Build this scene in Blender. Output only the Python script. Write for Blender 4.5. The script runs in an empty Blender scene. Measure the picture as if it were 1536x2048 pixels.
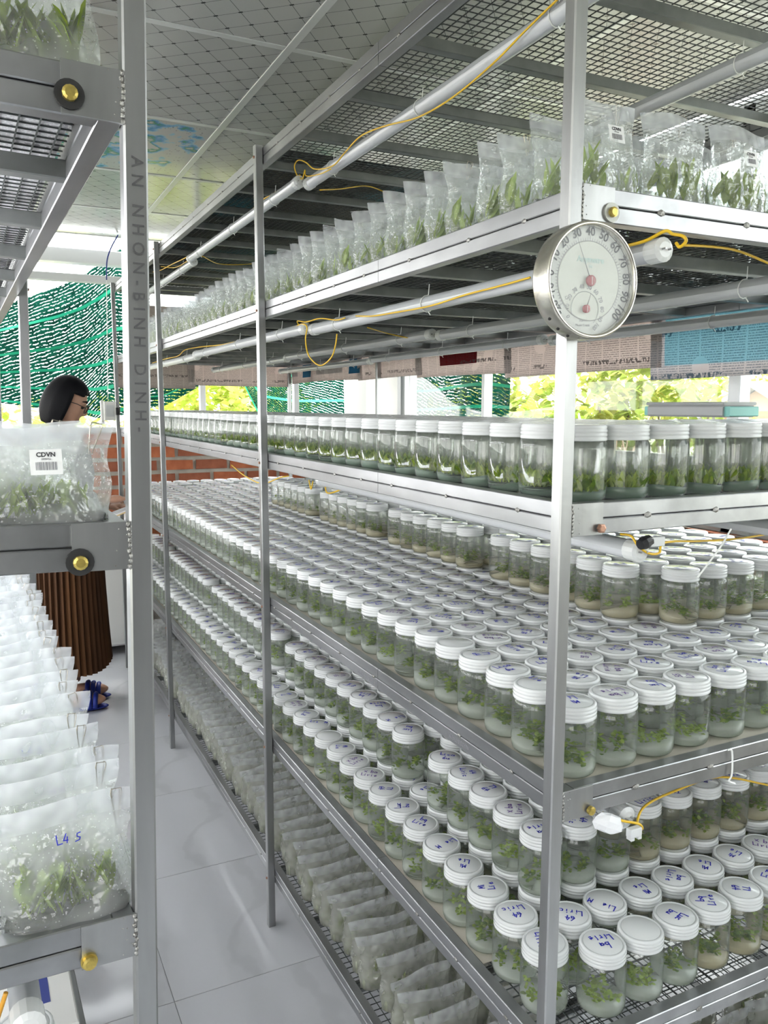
import bpy, math, random
from mathutils import Vector, Matrix
random.seed(7)
R = math.radians
C = bpy.context.scene.collection
sc = bpy.context.scene

# ------------------------------------------------------------------ camera, world, light, exposure
CAM = (-0.645, -0.8107, 1.46); FPX = 1623.75
YAW, PIT, ROL = R(26.157), R(7.4274), R(0.1038)
fw = Vector((math.sin(YAW)*math.cos(PIT), math.cos(YAW)*math.cos(PIT), -math.sin(PIT)))
rt0 = Vector((math.cos(YAW), -math.sin(YAW), 0)); up0 = rt0.cross(fw)
rt = rt0*math.cos(ROL) + up0*math.sin(ROL); up = up0*math.cos(ROL) - rt0*math.sin(ROL)
cam = bpy.data.cameras.new('camera'); co = bpy.data.objects.new('camera', cam); C.objects.link(co)
co.matrix_world = Matrix(((rt.x, up.x, -fw.x, CAM[0]), (rt.y, up.y, -fw.y, CAM[1]), (rt.z, up.z, -fw.z, CAM[2]), (0, 0, 0, 1)))
cam.sensor_fit = 'VERTICAL'; cam.sensor_height = 36.0; cam.lens = 36.0*FPX/2048.0
cam.clip_start = 0.02; cam.clip_end = 300
sc.camera = co

def cam_proj(p):
    d = Vector(p) - Vector(CAM); z = d.dot(fw)
    if z < 0.02: return None
    return 768 + FPX*d.dot(rt)/z, 1024 - FPX*d.dot(up)/z, z

w = bpy.data.worlds.new('overcast_sky'); sc.world = w; w.use_nodes = True
nt = w.node_tree; nt.nodes.clear()
bg = nt.nodes.new('ShaderNodeBackground'); wo = nt.nodes.new('ShaderNodeOutputWorld')
tc = nt.nodes.new('ShaderNodeTexCoord'); sx = nt.nodes.new('ShaderNodeSeparateXYZ'); rp = nt.nodes.new('ShaderNodeValToRGB')
nt.links.new(tc.outputs['Generated'], sx.inputs[0]); nt.links.new(sx.outputs['Z'], rp.inputs[0]); nt.links.new(rp.outputs[0], bg.inputs[0]); nt.links.new(bg.outputs[0], wo.inputs[0])
rp.color_ramp.elements[0].position = 0.0; rp.color_ramp.elements[0].color = (1.0, 0.995, 0.97, 1)
rp.color_ramp.elements[1].position = 0.7; rp.color_ramp.elements[1].color = (0.92, 0.96, 0.985, 1)
bg.inputs[1].default_value = 4.2

def sun(energy, az, el, ang):
    l = bpy.data.lights.new('sun', 'SUN'); l.energy = energy; l.angle = R(ang); l.color = (1, 0.96, 0.88)
    o = bpy.data.objects.new('sun', l); C.objects.link(o)
    o.rotation_euler = (R(90-el), 0, R(az)); return o
sun(3.0, 150, 52, 12)

sc.view_settings.view_transform = 'Standard'; sc.view_settings.look = 'None'
sc.view_settings.exposure = 0.72; sc.view_settings.gamma = 1.0; sc.view_settings.use_curve_mapping = False
cy = sc.cycles
cy.max_bounces = 5; cy.diffuse_bounces = 2; cy.glossy_bounces = 2; cy.transmission_bounces = 2; cy.transparent_max_bounces = 10
cy.use_adaptive_sampling = True; cy.adaptive_threshold = 0.2
cy.caustics_reflective = False; cy.caustics_refractive = False; cy.sample_clamp_indirect = 6.0

# ------------------------------------------------------------------ materials
MAT = {}
class NB:
    def __init__(s, name):
        s.m = bpy.data.materials.new(name); s.m.use_nodes = True; s.t = s.m.node_tree; s.t.nodes.clear()
        s.o = s.t.nodes.new('ShaderNodeOutputMaterial')
    def n(s, kind, **kw):
        x = s.t.nodes.new('ShaderNode'+kind)
        for k, v in kw.items():
            if k in x.inputs.keys() if isinstance(k, str) else False: x.inputs[k].default_value = v
            else: setattr(x, k, v)
        return x
    def l(s, a, b): s.t.links.new(a, b)
    def out(s, sock): s.l(sock, s.o.inputs['Surface']); return s.m
    def noise(s, scale, detail=3.0, coord='Object', vec=None, stretch=None):
        t = s.n('TexCoord'); src = t.outputs[coord]
        if stretch:
            mp = s.n('Mapping'); mp.inputs['Scale'].default_value = stretch; s.l(src, mp.inputs[0]); src = mp.outputs[0]
        x = s.n('TexNoise'); x.inputs['Scale'].default_value = scale; x.inputs['Detail'].default_value = detail
        s.l(src, x.inputs['Vector']); return x.outputs['Fac']
    def ramp(s, sock, stops):
        r = s.n('ValToRGB'); e = r.color_ramp.elements
        while len(e) < len(stops): e.new(0.5)
        for i, (p, c) in enumerate(stops):
            e[i].position = p; e[i].color = (*c, 1) if len(c) == 3 else c
        s.l(sock, r.inputs[0]); return r.outputs[0]
    def math(s, op, a, b=None, clamp=False):
        x = s.n('Math', operation=op); x.use_clamp = clamp
        for i, v in enumerate((a, b)):
            if v is None: continue
            if isinstance(v, (int, float)): x.inputs[i].default_value = v
            else: s.l(v, x.inputs[i])
        return x.outputs[0]
    def bump(s, h, strength=0.3, dist=0.002):
        b = s.n('Bump'); b.inputs['Strength'].default_value = strength; b.inputs['Distance'].default_value = dist
        s.l(h, b.inputs['Height']); return b.outputs[0]
    def mix(s, f, a, b):
        x = s.n('MixShader')
        if isinstance(f, (int, float)): x.inputs[0].default_value = f
        else: s.l(f, x.inputs[0])
        s.l(a, x.inputs[1]); s.l(b, x.inputs[2]); return x.outputs[0]

def principled(name, col, rough=0.5, metal=0.0, var=None, vscale=30, stretch=None, bump=0.0, bscale=200, spec=0.5, sub=None, coat=0, coord='Object'):
    b = NB(name); p = b.n('BsdfPrincipled')
    p.inputs['Roughness'].default_value = rough; p.inputs['Metallic'].default_value = metal
    p.inputs['Specular IOR Level'].default_value = spec; p.inputs['Coat Weight'].default_value = coat
    if var is not None:
        b.l(b.ramp(b.noise(vscale, 4, coord, stretch=stretch), [(0.3, col), (0.7, var)]), p.inputs['Base Color'])
    else: p.inputs['Base Color'].default_value = (*col, 1)
    if bump: b.l(b.bump(b.noise(bscale, 2, coord), bump), p.inputs['Normal'])
    MAT[name] = b.out(p.outputs[0]); return MAT[name]

def plastic_translucent(name, col, trans=0.35, rough=0.35, fg=.6):
    b = NB(name); d = b.n('BsdfDiffuse', Color=(*col, 1)); t = b.n('BsdfTranslucent', Color=(*col, 1)); g = b.n('BsdfGlossy', Roughness=rough)
    g.inputs['Color'].default_value = (1, 1, 1, 1)
    lw = b.n('LayerWeight', Blend=0.5); f = b.math('ADD', b.math('MULTIPLY', b.math('POWER', lw.outputs['Facing'], 5.0), fg), .04)
    MAT[name] = b.out(b.mix(f, b.mix(trans, d.outputs[0], t.outputs[0]), g.outputs[0])); return MAT[name]

def leafmat(name, c1, c2):
    b = NB(name); col = b.ramp(b.noise(90, 2, 'Object'), [(0.3, c1), (0.7, c2)])
    d = b.n('BsdfDiffuse'); t = b.n('BsdfTranslucent'); g = b.n('BsdfGlossy', Roughness=0.4); b.l(col, d.inputs[0]); b.l(col, t.inputs[0])
    MAT[name] = b.out(b.mix(0.05, b.mix(0.4, d.outputs[0], t.outputs[0]), g.outputs[0])); return MAT[name]

def film(name, tint, edge, fog, rough=0.03, bumps=None, fogcol=(0.9, 0.93, 0.92), ior=1.45, gain=1.0, spots=0.0, fogscale=60):
    b = NB(name)
    tr = b.n('BsdfTransparent'); gl = b.n('BsdfGlossy', Roughness=rough); gl.inputs[0].default_value = (1, 1, 1, 1)
    lw = b.n('LayerWeight', Blend=0.35); fr = b.n('LayerWeight', Blend=0.5); f0 = ((ior-1)/(ior+1))**2
    b.l(b.ramp(lw.outputs['Facing'], [(0.25, tint), (0.95, edge)]), tr.inputs[0])
    if bumps:
        nz = b.noise(bumps[0], 2, 'Object'); nb = b.bump(nz, bumps[1], bumps[2]); b.l(nb, gl.inputs['Normal']); b.l(nb, fr.inputs['Normal'])
    sch = b.math('ADD', b.math('MULTIPLY', b.math('POWER', fr.outputs['Facing'], 5.0), 1-f0), f0)
    s = b.mix(b.math('MULTIPLY', sch, gain, True), tr.outputs[0], gl.outputs[0])
    d = b.n('BsdfDiffuse', Color=(*fogcol, 1)); t = b.n('BsdfTranslucent', Color=(*fogcol, 1))
    fg = b.ramp(b.noise(fogscale, 1, 'Object'), [(0.3, (fog*0.55,)*3), (0.75, (fog*1.45,)*3)])
    if spots:
        v = b.n('TexVoronoi'); v.inputs['Scale'].default_value = 260; tcx = b.n('TexCoord'); b.l(tcx.outputs['Object'], v.inputs['Vector'])
        sp = b.ramp(v.outputs['Distance'], [(0.10, (spots,)*3), (0.22, (0, 0, 0))])
        fg = b.math('ADD', fg, sp, True)
    s = b.mix(fg, s, b.mix(0.5, d.outputs[0], t.outputs[0]))
    MAT[name] = b.out(s); return MAT[name]

def emit(name, col, e):
    b = NB(name); x = b.n('Emission', Strength=e); x.inputs[0].default_value = (*col, 1); MAT[name] = b.out(x.outputs[0]); return MAT[name]

principled('steel', (0.30, 0.305, 0.305), 0.36, 0.85, (0.42, 0.425, 0.43), 22, (1, 1, 0.15), 0.08, 90)
principled('steel_rail', (0.25, 0.255, 0.26), 0.34, 0.85, (0.40, 0.405, 0.42), 14, (1, 0.25, 1), 0.10, 60)
principled('weld', (0.42, 0.42, 0.41), 0.42, 0.85, (0.26, 0.25, 0.23), 120, None, 0.8, 500)
principled('wire', (0.09, 0.10, 0.10), 0.45, 0.7)
principled('cross_tube', (0.20, 0.21, 0.21), 0.42, 0.8, (0.28, 0.29, 0.29), 20)
principled('brass', (0.62, 0.47, 0.12), 0.35, 0.8, (0.42, 0.33, 0.10), 200)
principled('copper_bolt', (0.42, 0.24, 0.17), 0.45, 0.7)
principled('rubber', (0.012, 0.012, 0.013), 0.6)
principled('washer', (0.46, 0.47, 0.44), 0.5, 0.4)
def film_plain(name, tint, edge, fog, rough=0.03, fogcol=(.87, .90, .86)):
    b = NB(name); tr = b.n('BsdfTransparent'); gl = b.n('BsdfGlossy', Roughness=rough); gl.inputs[0].default_value = (1, 1, 1, 1)
    fr = b.n('LayerWeight', Blend=0.5); b.l(b.ramp(fr.outputs['Facing'], [(0.2, tint), (0.98, edge)]), tr.inputs[0])
    sch = b.math('ADD', b.math('MULTIPLY', b.math('POWER', fr.outputs['Facing'], 5.0), .96), .034)
    d = b.n('BsdfDiffuse', Color=(*fogcol, 1))
    MAT[name] = b.out(b.mix(fog, b.mix(sch, tr.outputs[0], gl.outputs[0]), d.outputs[0]))
film_plain('jar_glass_plain', (0.97, 0.982, 0.968), (0.46, 0.52, 0.46), 0.075)
plastic_translucent('lid_white', (0.76, 0.78, 0.78), 0.22, 0.16, 1.0)
principled('lid_ring', (0.50, 0.53, 0.53), 0.5)
film('jar_glass', (0.97, 0.982, 0.968), (0.46, 0.52, 0.46), 0.065, 0.03, None, (0.87, 0.90, 0.86), 1.45, 1.0, 0.0, 45)
def agar(name, col, clear):
    b = NB(name); d = b.n('BsdfDiffuse', Color=(*col, 1)); t = b.n('BsdfTranslucent', Color=(*col, 1)); g = b.n('BsdfGlossy', Roughness=.12); tr = b.n('BsdfTransparent', Color=(0.9*col[0]+.1, .9*col[1]+.1, .9*col[2]+.1, 1)); lw = b.n('LayerWeight', Blend=0.5); f = b.math('ADD', b.math('MULTIPLY', b.math('POWER', lw.outputs['Facing'], 5.0), .6), .03)
    MAT[name] = b.out(b.mix(f, b.mix(clear, b.mix(.5, d.outputs[0], t.outputs[0]), tr.outputs[0]), g.outputs[0]))
agar('agar_cream', (0.80, 0.74, 0.56), .40); agar('agar_milk', (0.82, 0.86, 0.80), .55); agar('agar_green', (0.26, 0.36, 0.29), .25)
leafmat('leaf_mid', (0.13, 0.21, 0.015), (0.29, 0.38, 0.04))
leafmat('leaf_dark', (0.065, 0.13, 0.012), (0.16, 0.26, 0.03))
leafmat('leaf_light', (0.26, 0.39, 0.06), (0.44, 0.55, 0.14))
leafmat('leaf_dry', (0.22, 0.23, 0.13), (0.36, 0.36, 0.24))
principled('marker_blue', (0.008, 0.014, 0.40), 0.5)
principled('marker_violet', (0.12, 0.05, 0.26), 0.5)
film('bag_film', (0.97, 0.985, 0.98), (0.78, 0.84, 0.81), 0.20, 0.05, (55, 0.9, 0.012), (0.90, 0.93, 0.92), 1.5, 1.5, 0.0, 30)
film('bag_film_wet', (0.95, 0.97, 0.96), (0.75, 0.80, 0.78), 0.27, 0.06, (55, 0.8, 0.012), (0.94, 0.95, 0.96), 1.5, 1.5, 0.30, 30)
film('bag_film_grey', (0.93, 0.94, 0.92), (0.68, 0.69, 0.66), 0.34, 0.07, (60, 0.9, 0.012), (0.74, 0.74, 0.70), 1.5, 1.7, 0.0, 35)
film('bag_fold', (0.92, 0.94, 0.95), (0.78, 0.81, 0.83), 0.34, 0.08, (40, 0.4, 0.006), (0.92, 0.93, 0.95), 1.45, 1.0, 0.0, 40)
principled('media_black', (0.018, 0.022, 0.022), 0.22, 0, (0.06, 0.065, 0.06), 60)
principled('media_grey', (0.26, 0.28, 0.20), 0.5, 0, (0.40, 0.41, 0.33), 80)
principled('clip_wire', (0.40, 0.36, 0.30), 0.35, 0.9)
principled('sticker', (0.82, 0.83, 0.84), 0.45)
principled('ink', (0.035, 0.035, 0.04), 0.6)
principled('post_ink', (0.07, 0.07, 0.075), 0.6)
principled('ink_grey', (0.25, 0.25, 0.27), 0.6)
principled('tube_white', (0.58, 0.60, 0.63), 0.25, 0, None, 1, None, 0, 1, 0.5)
principled('tube_grey', (0.42, 0.44, 0.46), 0.35)
plastic_translucent('cap_plastic', (0.82, 0.84, 0.84), 0.3, 0.2)
film('clear_plastic', (0.92, 0.94, 0.94), (0.6, 0.63, 0.63), 0.2, 0.1)
principled('cable_yellow', (0.80, 0.52, 0.02), 0.38, 0, (0.72, 0.44, 0.015), 40)
principled('cable_orange', (0.68, 0.33, 0.03), 0.4)
principled('cable_blue', (0.02, 0.04, 0.25), 0.4)
principled('cable_tie', (0.80, 0.82, 0.80), 0.4)
principled('black_tape', (0.01, 0.01, 0.012), 0.45)
emit('tube_lit', (0.97, 0.98, 1.0), 13.0)
principled('nickel', (0.60, 0.57, 0.50), 0.26, 0.95, (0.68, 0.66, 0.60), 6, (1, 1, 6))
principled('dial_outer', (0.56, 0.58, 0.55), 0.45)
principled('dial_inner', (0.52, 0.54, 0.49), 0.45)
principled('dial_mark', (0.36, 0.38, 0.37), 0.5)
principled('hub_red', (0.28, 0.03, 0.035), 0.4)
principled('faint_teal', (0.36, 0.50, 0.47), 0.5)
film('crystal', (0.98, 0.985, 0.98), (0.9, 0.92, 0.9), 0.02, 0.02)
principled('alu_white', (0.72, 0.74, 0.76), 0.35, 0.2)
principled('alu_dark', (0.30, 0.31, 0.32), 0.4, 0.3)
principled('panel_white', (0.82, 0.82, 0.79), 0.5)
principled('panel_grey', (0.45, 0.46, 0.45), 0.5)
principled('plaster', (0.74, 0.72, 0.62), 0.8, 0, (0.66, 0.64, 0.55), 6)
principled('wall_paint', (0.72, 0.72, 0.70), 0.7)
principled('mortar', (0.30, 0.27, 0.23), 0.95, 0, (0.44, 0.41, 0.36), 12, None, 0.6, 60)
principled('brick_red', (0.30, 0.075, 0.028), 0.85, 0, (0.42, 0.13, 0.055), 18, None, 0.5, 90)
principled('brick_dark', (0.20, 0.055, 0.025), 0.85, 0, (0.32, 0.10, 0.05), 14, None, 0.5, 90)
principled('black_hair', (0.004, 0.004, 0.006), 0.6, 0, None, 1, None, 0.4, 160, 0.15)
principled('skin', (0.50, 0.27, 0.18), 0.5, 0, (0.56, 0.32, 0.22), 12)
principled('skirt_brown', (0.040, 0.014, 0.004), 0.85, 0, (0.11, 0.042, 0.010), 14, (1, 1, 0.1))
principled('blouse', (0.55, 0.56, 0.58), 0.8)
principled('slipper_blue', (0.015, 0.035, 0.30), 0.5)
principled('lens_dark', (0.02, 0.018, 0.016), 0.3)
principled('eye_dark', (0.02, 0.012, 0.01), 0.3)
principled('lips', (0.36, 0.13, 0.11), 0.5)
principled('pencil', (0.72, 0.55, 0.28), 0.5)
principled('paper', (0.82, 0.83, 0.85), 0.7)
principled('carton_white', (0.84, 0.83, 0.81), 0.6)
principled('carton_blue', (0.05, 0.07, 0.30), 0.5)
principled('net_green', (0.0, 0.36, 0.20), 0.6)
principled('net_black', (0.006, 0.02, 0.016), 0.7)
principled('bark', (0.20, 0.15, 0.10), 0.9)
leafmat('tree_yellow', (0.40, 0.42, 0.08), (0.62, 0.60, 0.18))
leafmat('tree_green', (0.30, 0.42, 0.07), (0.50, 0.58, 0.14))
leafmat('grass_green', (0.38, 0.52, 0.06), (0.55, 0.66, 0.12))
principled('ground', (0.40, 0.40, 0.30), 0.9, 0, (0.46, 0.44, 0.36), 0.6)
principled('hut_wall', (0.50, 0.32, 0.24), 0.9, 0, (0.62, 0.44, 0.34), 2)
principled('hut_roof', (0.40, 0.41, 0.42), 0.7)
principled('container_grey', (0.42, 0.43, 0.43), 0.5)
principled('container_teal', (0.22, 0.55, 0.50), 0.4)

def mat_floor():
    b = NB('floor_marble'); p = b.n('BsdfPrincipled'); p.inputs['Roughness'].default_value = 0.08
    w_ = b.n('TexWave'); w_.inputs['Scale'].default_value = 1.1; w_.inputs['Distortion'].default_value = 9; w_.inputs['Detail'].default_value = 4; w_.inputs['Detail Scale'].default_value = 1.6
    t = b.n('TexCoord'); b.l(t.outputs['Object'], w_.inputs[0])
    b.l(b.ramp(w_.outputs['Fac'], [(0.0, (0.55, 0.56, 0.59)), (0.07, (0.60, 0.61, 0.64)), (0.6, (0.61, 0.62, 0.655))]), p.inputs['Base Color'])
    MAT['floor_marble'] = b.out(p.outputs[0])
mat_floor()
principled('grout', (0.42, 0.43, 0.45), 0.8)

def mat_ceiling(name, flower=False):
    b = NB(name); p = b.n('BsdfPrincipled'); p.inputs['Roughness'].default_value = 0.16
    t = b.n('TexCoord'); mp = b.n('Mapping'); mp.inputs['Rotation'].default_value = (0, 0, R(41)); mp.inputs['Scale'].default_value = (1/0.0665, 1/0.0695, 1)
    b.l(t.outputs['Object'], mp.inputs[0]); s = b.n('SeparateXYZ'); b.l(mp.outputs[0], s.inputs[0])
    def dist(sock):
        f = b.math('FRACT', sock); g = b.math('SUBTRACT', f, 0.5); a = b.math('ABSOLUTE', g); return b.math('SUBTRACT', 0.5, a)
    du = dist(s.outputs[0]); dv = dist(s.outputs[1])
    line = b.math('MAXIMUM', b.math('LESS_THAN', du, 0.014), b.math('LESS_THAN', dv, 0.014))
    node = b.math('MULTIPLY', b.math('LESS_THAN', du, 0.085), b.math('LESS_THAN', dv, 0.045))
    m = b.math('MAXIMUM', b.math('MULTIPLY', line, 0.7), node)
    base = (0.50, 0.51, 0.51)
    if flower:
        so = b.n('SeparateXYZ'); b.l(t.outputs['Object'], so.inputs[0])
        nz = b.n('TexNoise'); nz.inputs['Scale'].default_value = 9; nz.inputs['Detail'].default_value = 5; b.l(t.outputs['Object'], nz.inputs[0])
        ln = b.n('VectorMath', operation='LENGTH'); b.l(t.outputs['Object'], ln.inputs[0])
        g = b.math('SUBTRACT', nz.outputs['Fac'], b.math('MULTIPLY', ln.outputs['Value'], 0.55))
        colr = b.ramp(g, [(0.36, base), (0.385, (0.30, 0.52, 0.68)), (0.43, (0.10, 0.30, 0.60)), (0.47, (0.03, 0.26, 0.14)), (0.52, base)])
        v = b.n('TexVoronoi'); v.inputs['Scale'].default_value = 70; b.l(t.outputs['Object'], v.inputs[0])
        ax = b.math('ABSOLUTE', so.outputs[0]); ay = b.math('ABSOLUTE', so.outputs[1]); mx = b.math('MAXIMUM', ax, ay)
        band = b.math('MULTIPLY', b.math('GREATER_THAN', mx, 0.24), b.math('LESS_THAN', mx, 0.31))
        m = b.math('MULTIPLY', band, b.math('LESS_THAN', v.outputs['Distance'], 0.22)); m = b.math('MULTIPLY', m, 0.8)
        mixc = b.n('MixRGB'); b.l(m, mixc.inputs[0]); b.l(colr, mixc.inputs[1]); mixc.inputs[2].default_value = (0.12, 0.12, 0.12, 1)
    else:
        mixc = b.n('MixRGB'); b.l(m, mixc.inputs[0]); mixc.inputs[1].default_value = (*base, 1); mixc.inputs[2].default_value = (0.06, 0.065, 0.065, 1)
    b.l(mixc.outputs[0], p.inputs['Base Color']); MAT[name] = b.out(p.outputs[0])
mat_ceiling('ceiling_weave'); mat_ceiling('ceiling_flower', True)

def mat_news(name, paper, ink, blocks=None, seed=0.0):
    b = NB(name); t = b.n('TexCoord'); mp = b.n('Mapping'); mp.inputs['Location'].default_value = (seed, seed*0.7, 0); b.l(t.outputs['UV'], mp.inputs[0])
    s = b.n('SeparateXYZ'); b.l(mp.outputs[0], s.inputs[0])
    row = b.math('FRACT', b.math('MULTIPLY', s.outputs[1], 160)); rowm = b.math('LESS_THAN', row, 0.5)
    colm = b.math('GREATER_THAN', b.math('FRACT', b.math('MULTIPLY', s.outputs[0], 14)), 0.08)
    mp2 = b.n('Mapping'); mp2.inputs['Scale'].default_value = (420, 160, 1); b.l(mp.outputs[0], mp2.inputs[0])
    n1 = b.n('TexNoise'); n1.inputs['Scale'].default_value = 1.0; n1.inputs['Detail'].default_value = 1; b.l(mp2.outputs[0], n1.inputs[0])
    n2 = b.n('TexNoise'); n2.inputs['Scale'].default_value = 7; n2.inputs['Detail'].default_value = 1; b.l(mp.outputs[0], n2.inputs[0])
    txt = b.math('MULTIPLY', b.math('MULTIPLY', rowm, colm), b.math('GREATER_THAN', n1.outputs['Fac'], 0.44))
    txt = b.math('MULTIPLY', txt, b.math('GREATER_THAN', n2.outputs['Fac'], 0.36))
    # headline glyph bands
    hb = b.math('LESS_THAN', b.math('FRACT', b.math('MULTIPLY', s.outputs[1], 9)), 0.12)
    mp3 = b.n('Mapping'); mp3.inputs['Scale'].default_value = (110, 60, 1); b.l(mp.outputs[0], mp3.inputs[0])
    n3 = b.n('TexNoise'); n3.inputs['Scale'].default_value = 1.0; b.l(mp3.outputs[0], n3.inputs[0])
    hd = b.math('MULTIPLY', b.math('MULTIPLY', hb, b.math('GREATER_THAN', n3.outputs['Fac'], 0.5)), b.math('LESS_THAN', n2.outputs['Fac'], 0.55))
    m = b.math('MULTIPLY', b.math('MAXIMUM', b.math('MULTIPLY', txt, 0.6), hd), 0.75)
    col = None
    base = b.n('RGB'); base.outputs[0].default_value = (*paper, 1); cur = base.outputs[0]
    for (u0, u1, v0, v1, c) in (blocks or []):
        k = b.math('MULTIPLY', b.math('MULTIPLY', b.math('GREATER_THAN', s.outputs[0], u0+seed), b.math('LESS_THAN', s.outputs[0], u1+seed)),
                   b.math('MULTIPLY', b.math('GREATER_THAN', s.outputs[1], v0+seed*0.7), b.math('LESS_THAN', s.outputs[1], v1+seed*0.7)))
        mx = b.n('MixRGB'); b.l(k, mx.inputs[0]); b.l(cur, mx.inputs[1]); mx.inputs[2].default_value = (*c, 1); cur = mx.outputs[0]
    mx = b.n('MixRGB'); b.l(m, mx.inputs[0]); b.l(cur, mx.inputs[1]); mx.inputs[2].default_value = (*ink, 1)
    d = b.n('BsdfDiffuse'); tr = b.n('BsdfTranslucent'); b.l(mx.outputs[0], d.inputs[0]); b.l(mx.outputs[0], tr.inputs[0])
    MAT[name] = b.out(b.mix(0.5, d.outputs[0], tr.outputs[0]))
PK = (0.70, 0.62, 0.59)
mat_news('news_plain', PK, (0.10, 0.09, 0.09), None, 0.13)
mat_news('news_photo', PK, (0.10, 0.09, 0.09), [(0.22, 0.50, 0.045, 0.10, (0.16, 0.02, 0.025))], 0.41)
mat_news('news_blue', (0.64, 0.60, 0.60), (0.05, 0.12, 0.18), [(-1, 1.05, 0.036, 2, (0.36, 0.55, 0.61)), (0.42, 0.68, 0.036, 0.056, (0.72, 0.60, 0.56))], 0.0)
mat_news('news_box', PK, (0.10, 0.09, 0.09), [(0.25, 0.60, 0.04, 0.4, (0.44, 0.41, 0.40)), (0.02, 0.16, 0.03, 0.10, (0.05, 0.18, 0.30))], 0.2)
mat_news('news_colour', (0.80, 0.80, 0.82), (0.30, 0.30, 0.32), [(0.62, 0.90, 0.06, 0.09, (0.25, 0.45, 0.75)), (0.62, 0.90, 0.09, 0.12, (0.62, 0.12, 0.16)), (0.66, 0.80, 0.115, 0.13, (0.85, 0.70, 0.15))], 0.0)
mat_news('news_dark', (0.50, 0.45, 0.42), (0.10, 0.09, 0.09), [(0.6, 0.9, 0.2, 0.6, (0.35, 0.09, 0.06))], 0.7)

principled('liner', (0.62, 0.58, 0.50), 0.8, 0, (0.52, 0.48, 0.42), 9)
def mat_sack():
    b = NB('printed_sack'); p = b.n('BsdfPrincipled'); p.inputs['Roughness'].default_value = 0.5
    f = b.noise(1.7, 3, 'Object'); f2 = b.noise(14, 2, 'Object', stretch=(3, 1, 1))
    c1 = b.ramp(f, [(0.38, (0.02, 0.022, 0.02)), (0.46, (0.10, 0.095, 0.07)), (0.54, (0.03, 0.03, 0.026)), (0.60, (0.02, 0.16, 0.20)), (0.66, (0.025, 0.03, 0.03)), (0.72, (0.22, 0.02, 0.015))])
    c2 = b.ramp(f2, [(0.60, (0, 0, 0)), (0.63, (1, 1, 1))])
    m = b.n('MixRGB'); b.l(b.math('MULTIPLY', c2, 0.5), m.inputs[0]); b.l(c1, m.inputs[1]); m.inputs[2].default_value = (0.008, 0.008, 0.01, 1)
    b.l(m.outputs[0], p.inputs['Base Color']); MAT['printed_sack'] = b.out(p.outputs[0])
mat_sack()

def mat_net():
    b = NB('shade_net'); t = b.n('TexCoord'); s = b.n('SeparateXYZ'); b.l(t.outputs['UV'], s.inputs[0])
    # UV is in metres along the cloth: x along the threads, y across them
    nz = b.n('TexNoise'); nz.inputs['Scale'].default_value = 14; nz.inputs['Detail'].default_value = 3; b.l(t.outputs['UV'], nz.inputs[0])
    vv = b.math('ADD', b.math('MULTIPLY', s.outputs[1], 44), b.math('MULTIPLY', nz.outputs['Fac'], 1.6))
    st = b.math('FRACT', vv)
    mp = b.n('Mapping'); mp.inputs['Scale'].default_value = (60, 110, 1); b.l(t.outputs['UV'], mp.inputs[0])
    n2 = b.n('TexNoise'); n2.inputs['Scale'].default_value = 1; n2.inputs['Detail'].default_value = 2; b.l(mp.outputs[0], n2.inputs[0])
    hole = b.math('MULTIPLY', b.math('GREATER_THAN', st, 0.75), b.math('GREATER_THAN', n2.outputs['Fac'], 0.50))
    tr = b.n('BsdfTransparent'); d = b.n('BsdfDiffuse'); tl = b.n('BsdfTranslucent')
    c = b.ramp(nz.outputs['Fac'], [(0.35, (0.004, 0.028, 0.020)), (0.7, (0.008, 0.075, 0.05))]); b.l(c, d.inputs[0]); b.l(c, tl.inputs[0])
    MAT['shade_net'] = b.out(b.mix(hole, b.mix(0.3, d.outputs[0], tl.outputs[0]), tr.outputs[0]))
mat_net()
b_ = NB('window_glass'); lw_ = b_.n('LayerWeight', Blend=0.5); ff_ = b_.math('ADD', b_.math('MULTIPLY', b_.math('POWER', lw_.outputs['Facing'], 5.0), .95), .04); tr_ = b_.n('BsdfTransparent'); gl_ = b_.n('BsdfGlossy', Roughness=0.02); tr_.inputs[0].default_value = (0.95, 0.97, 0.97, 1)
MAT['window_glass'] = b_.out(b_.mix(ff_, tr_.outputs[0], gl_.outputs[0]))

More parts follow.
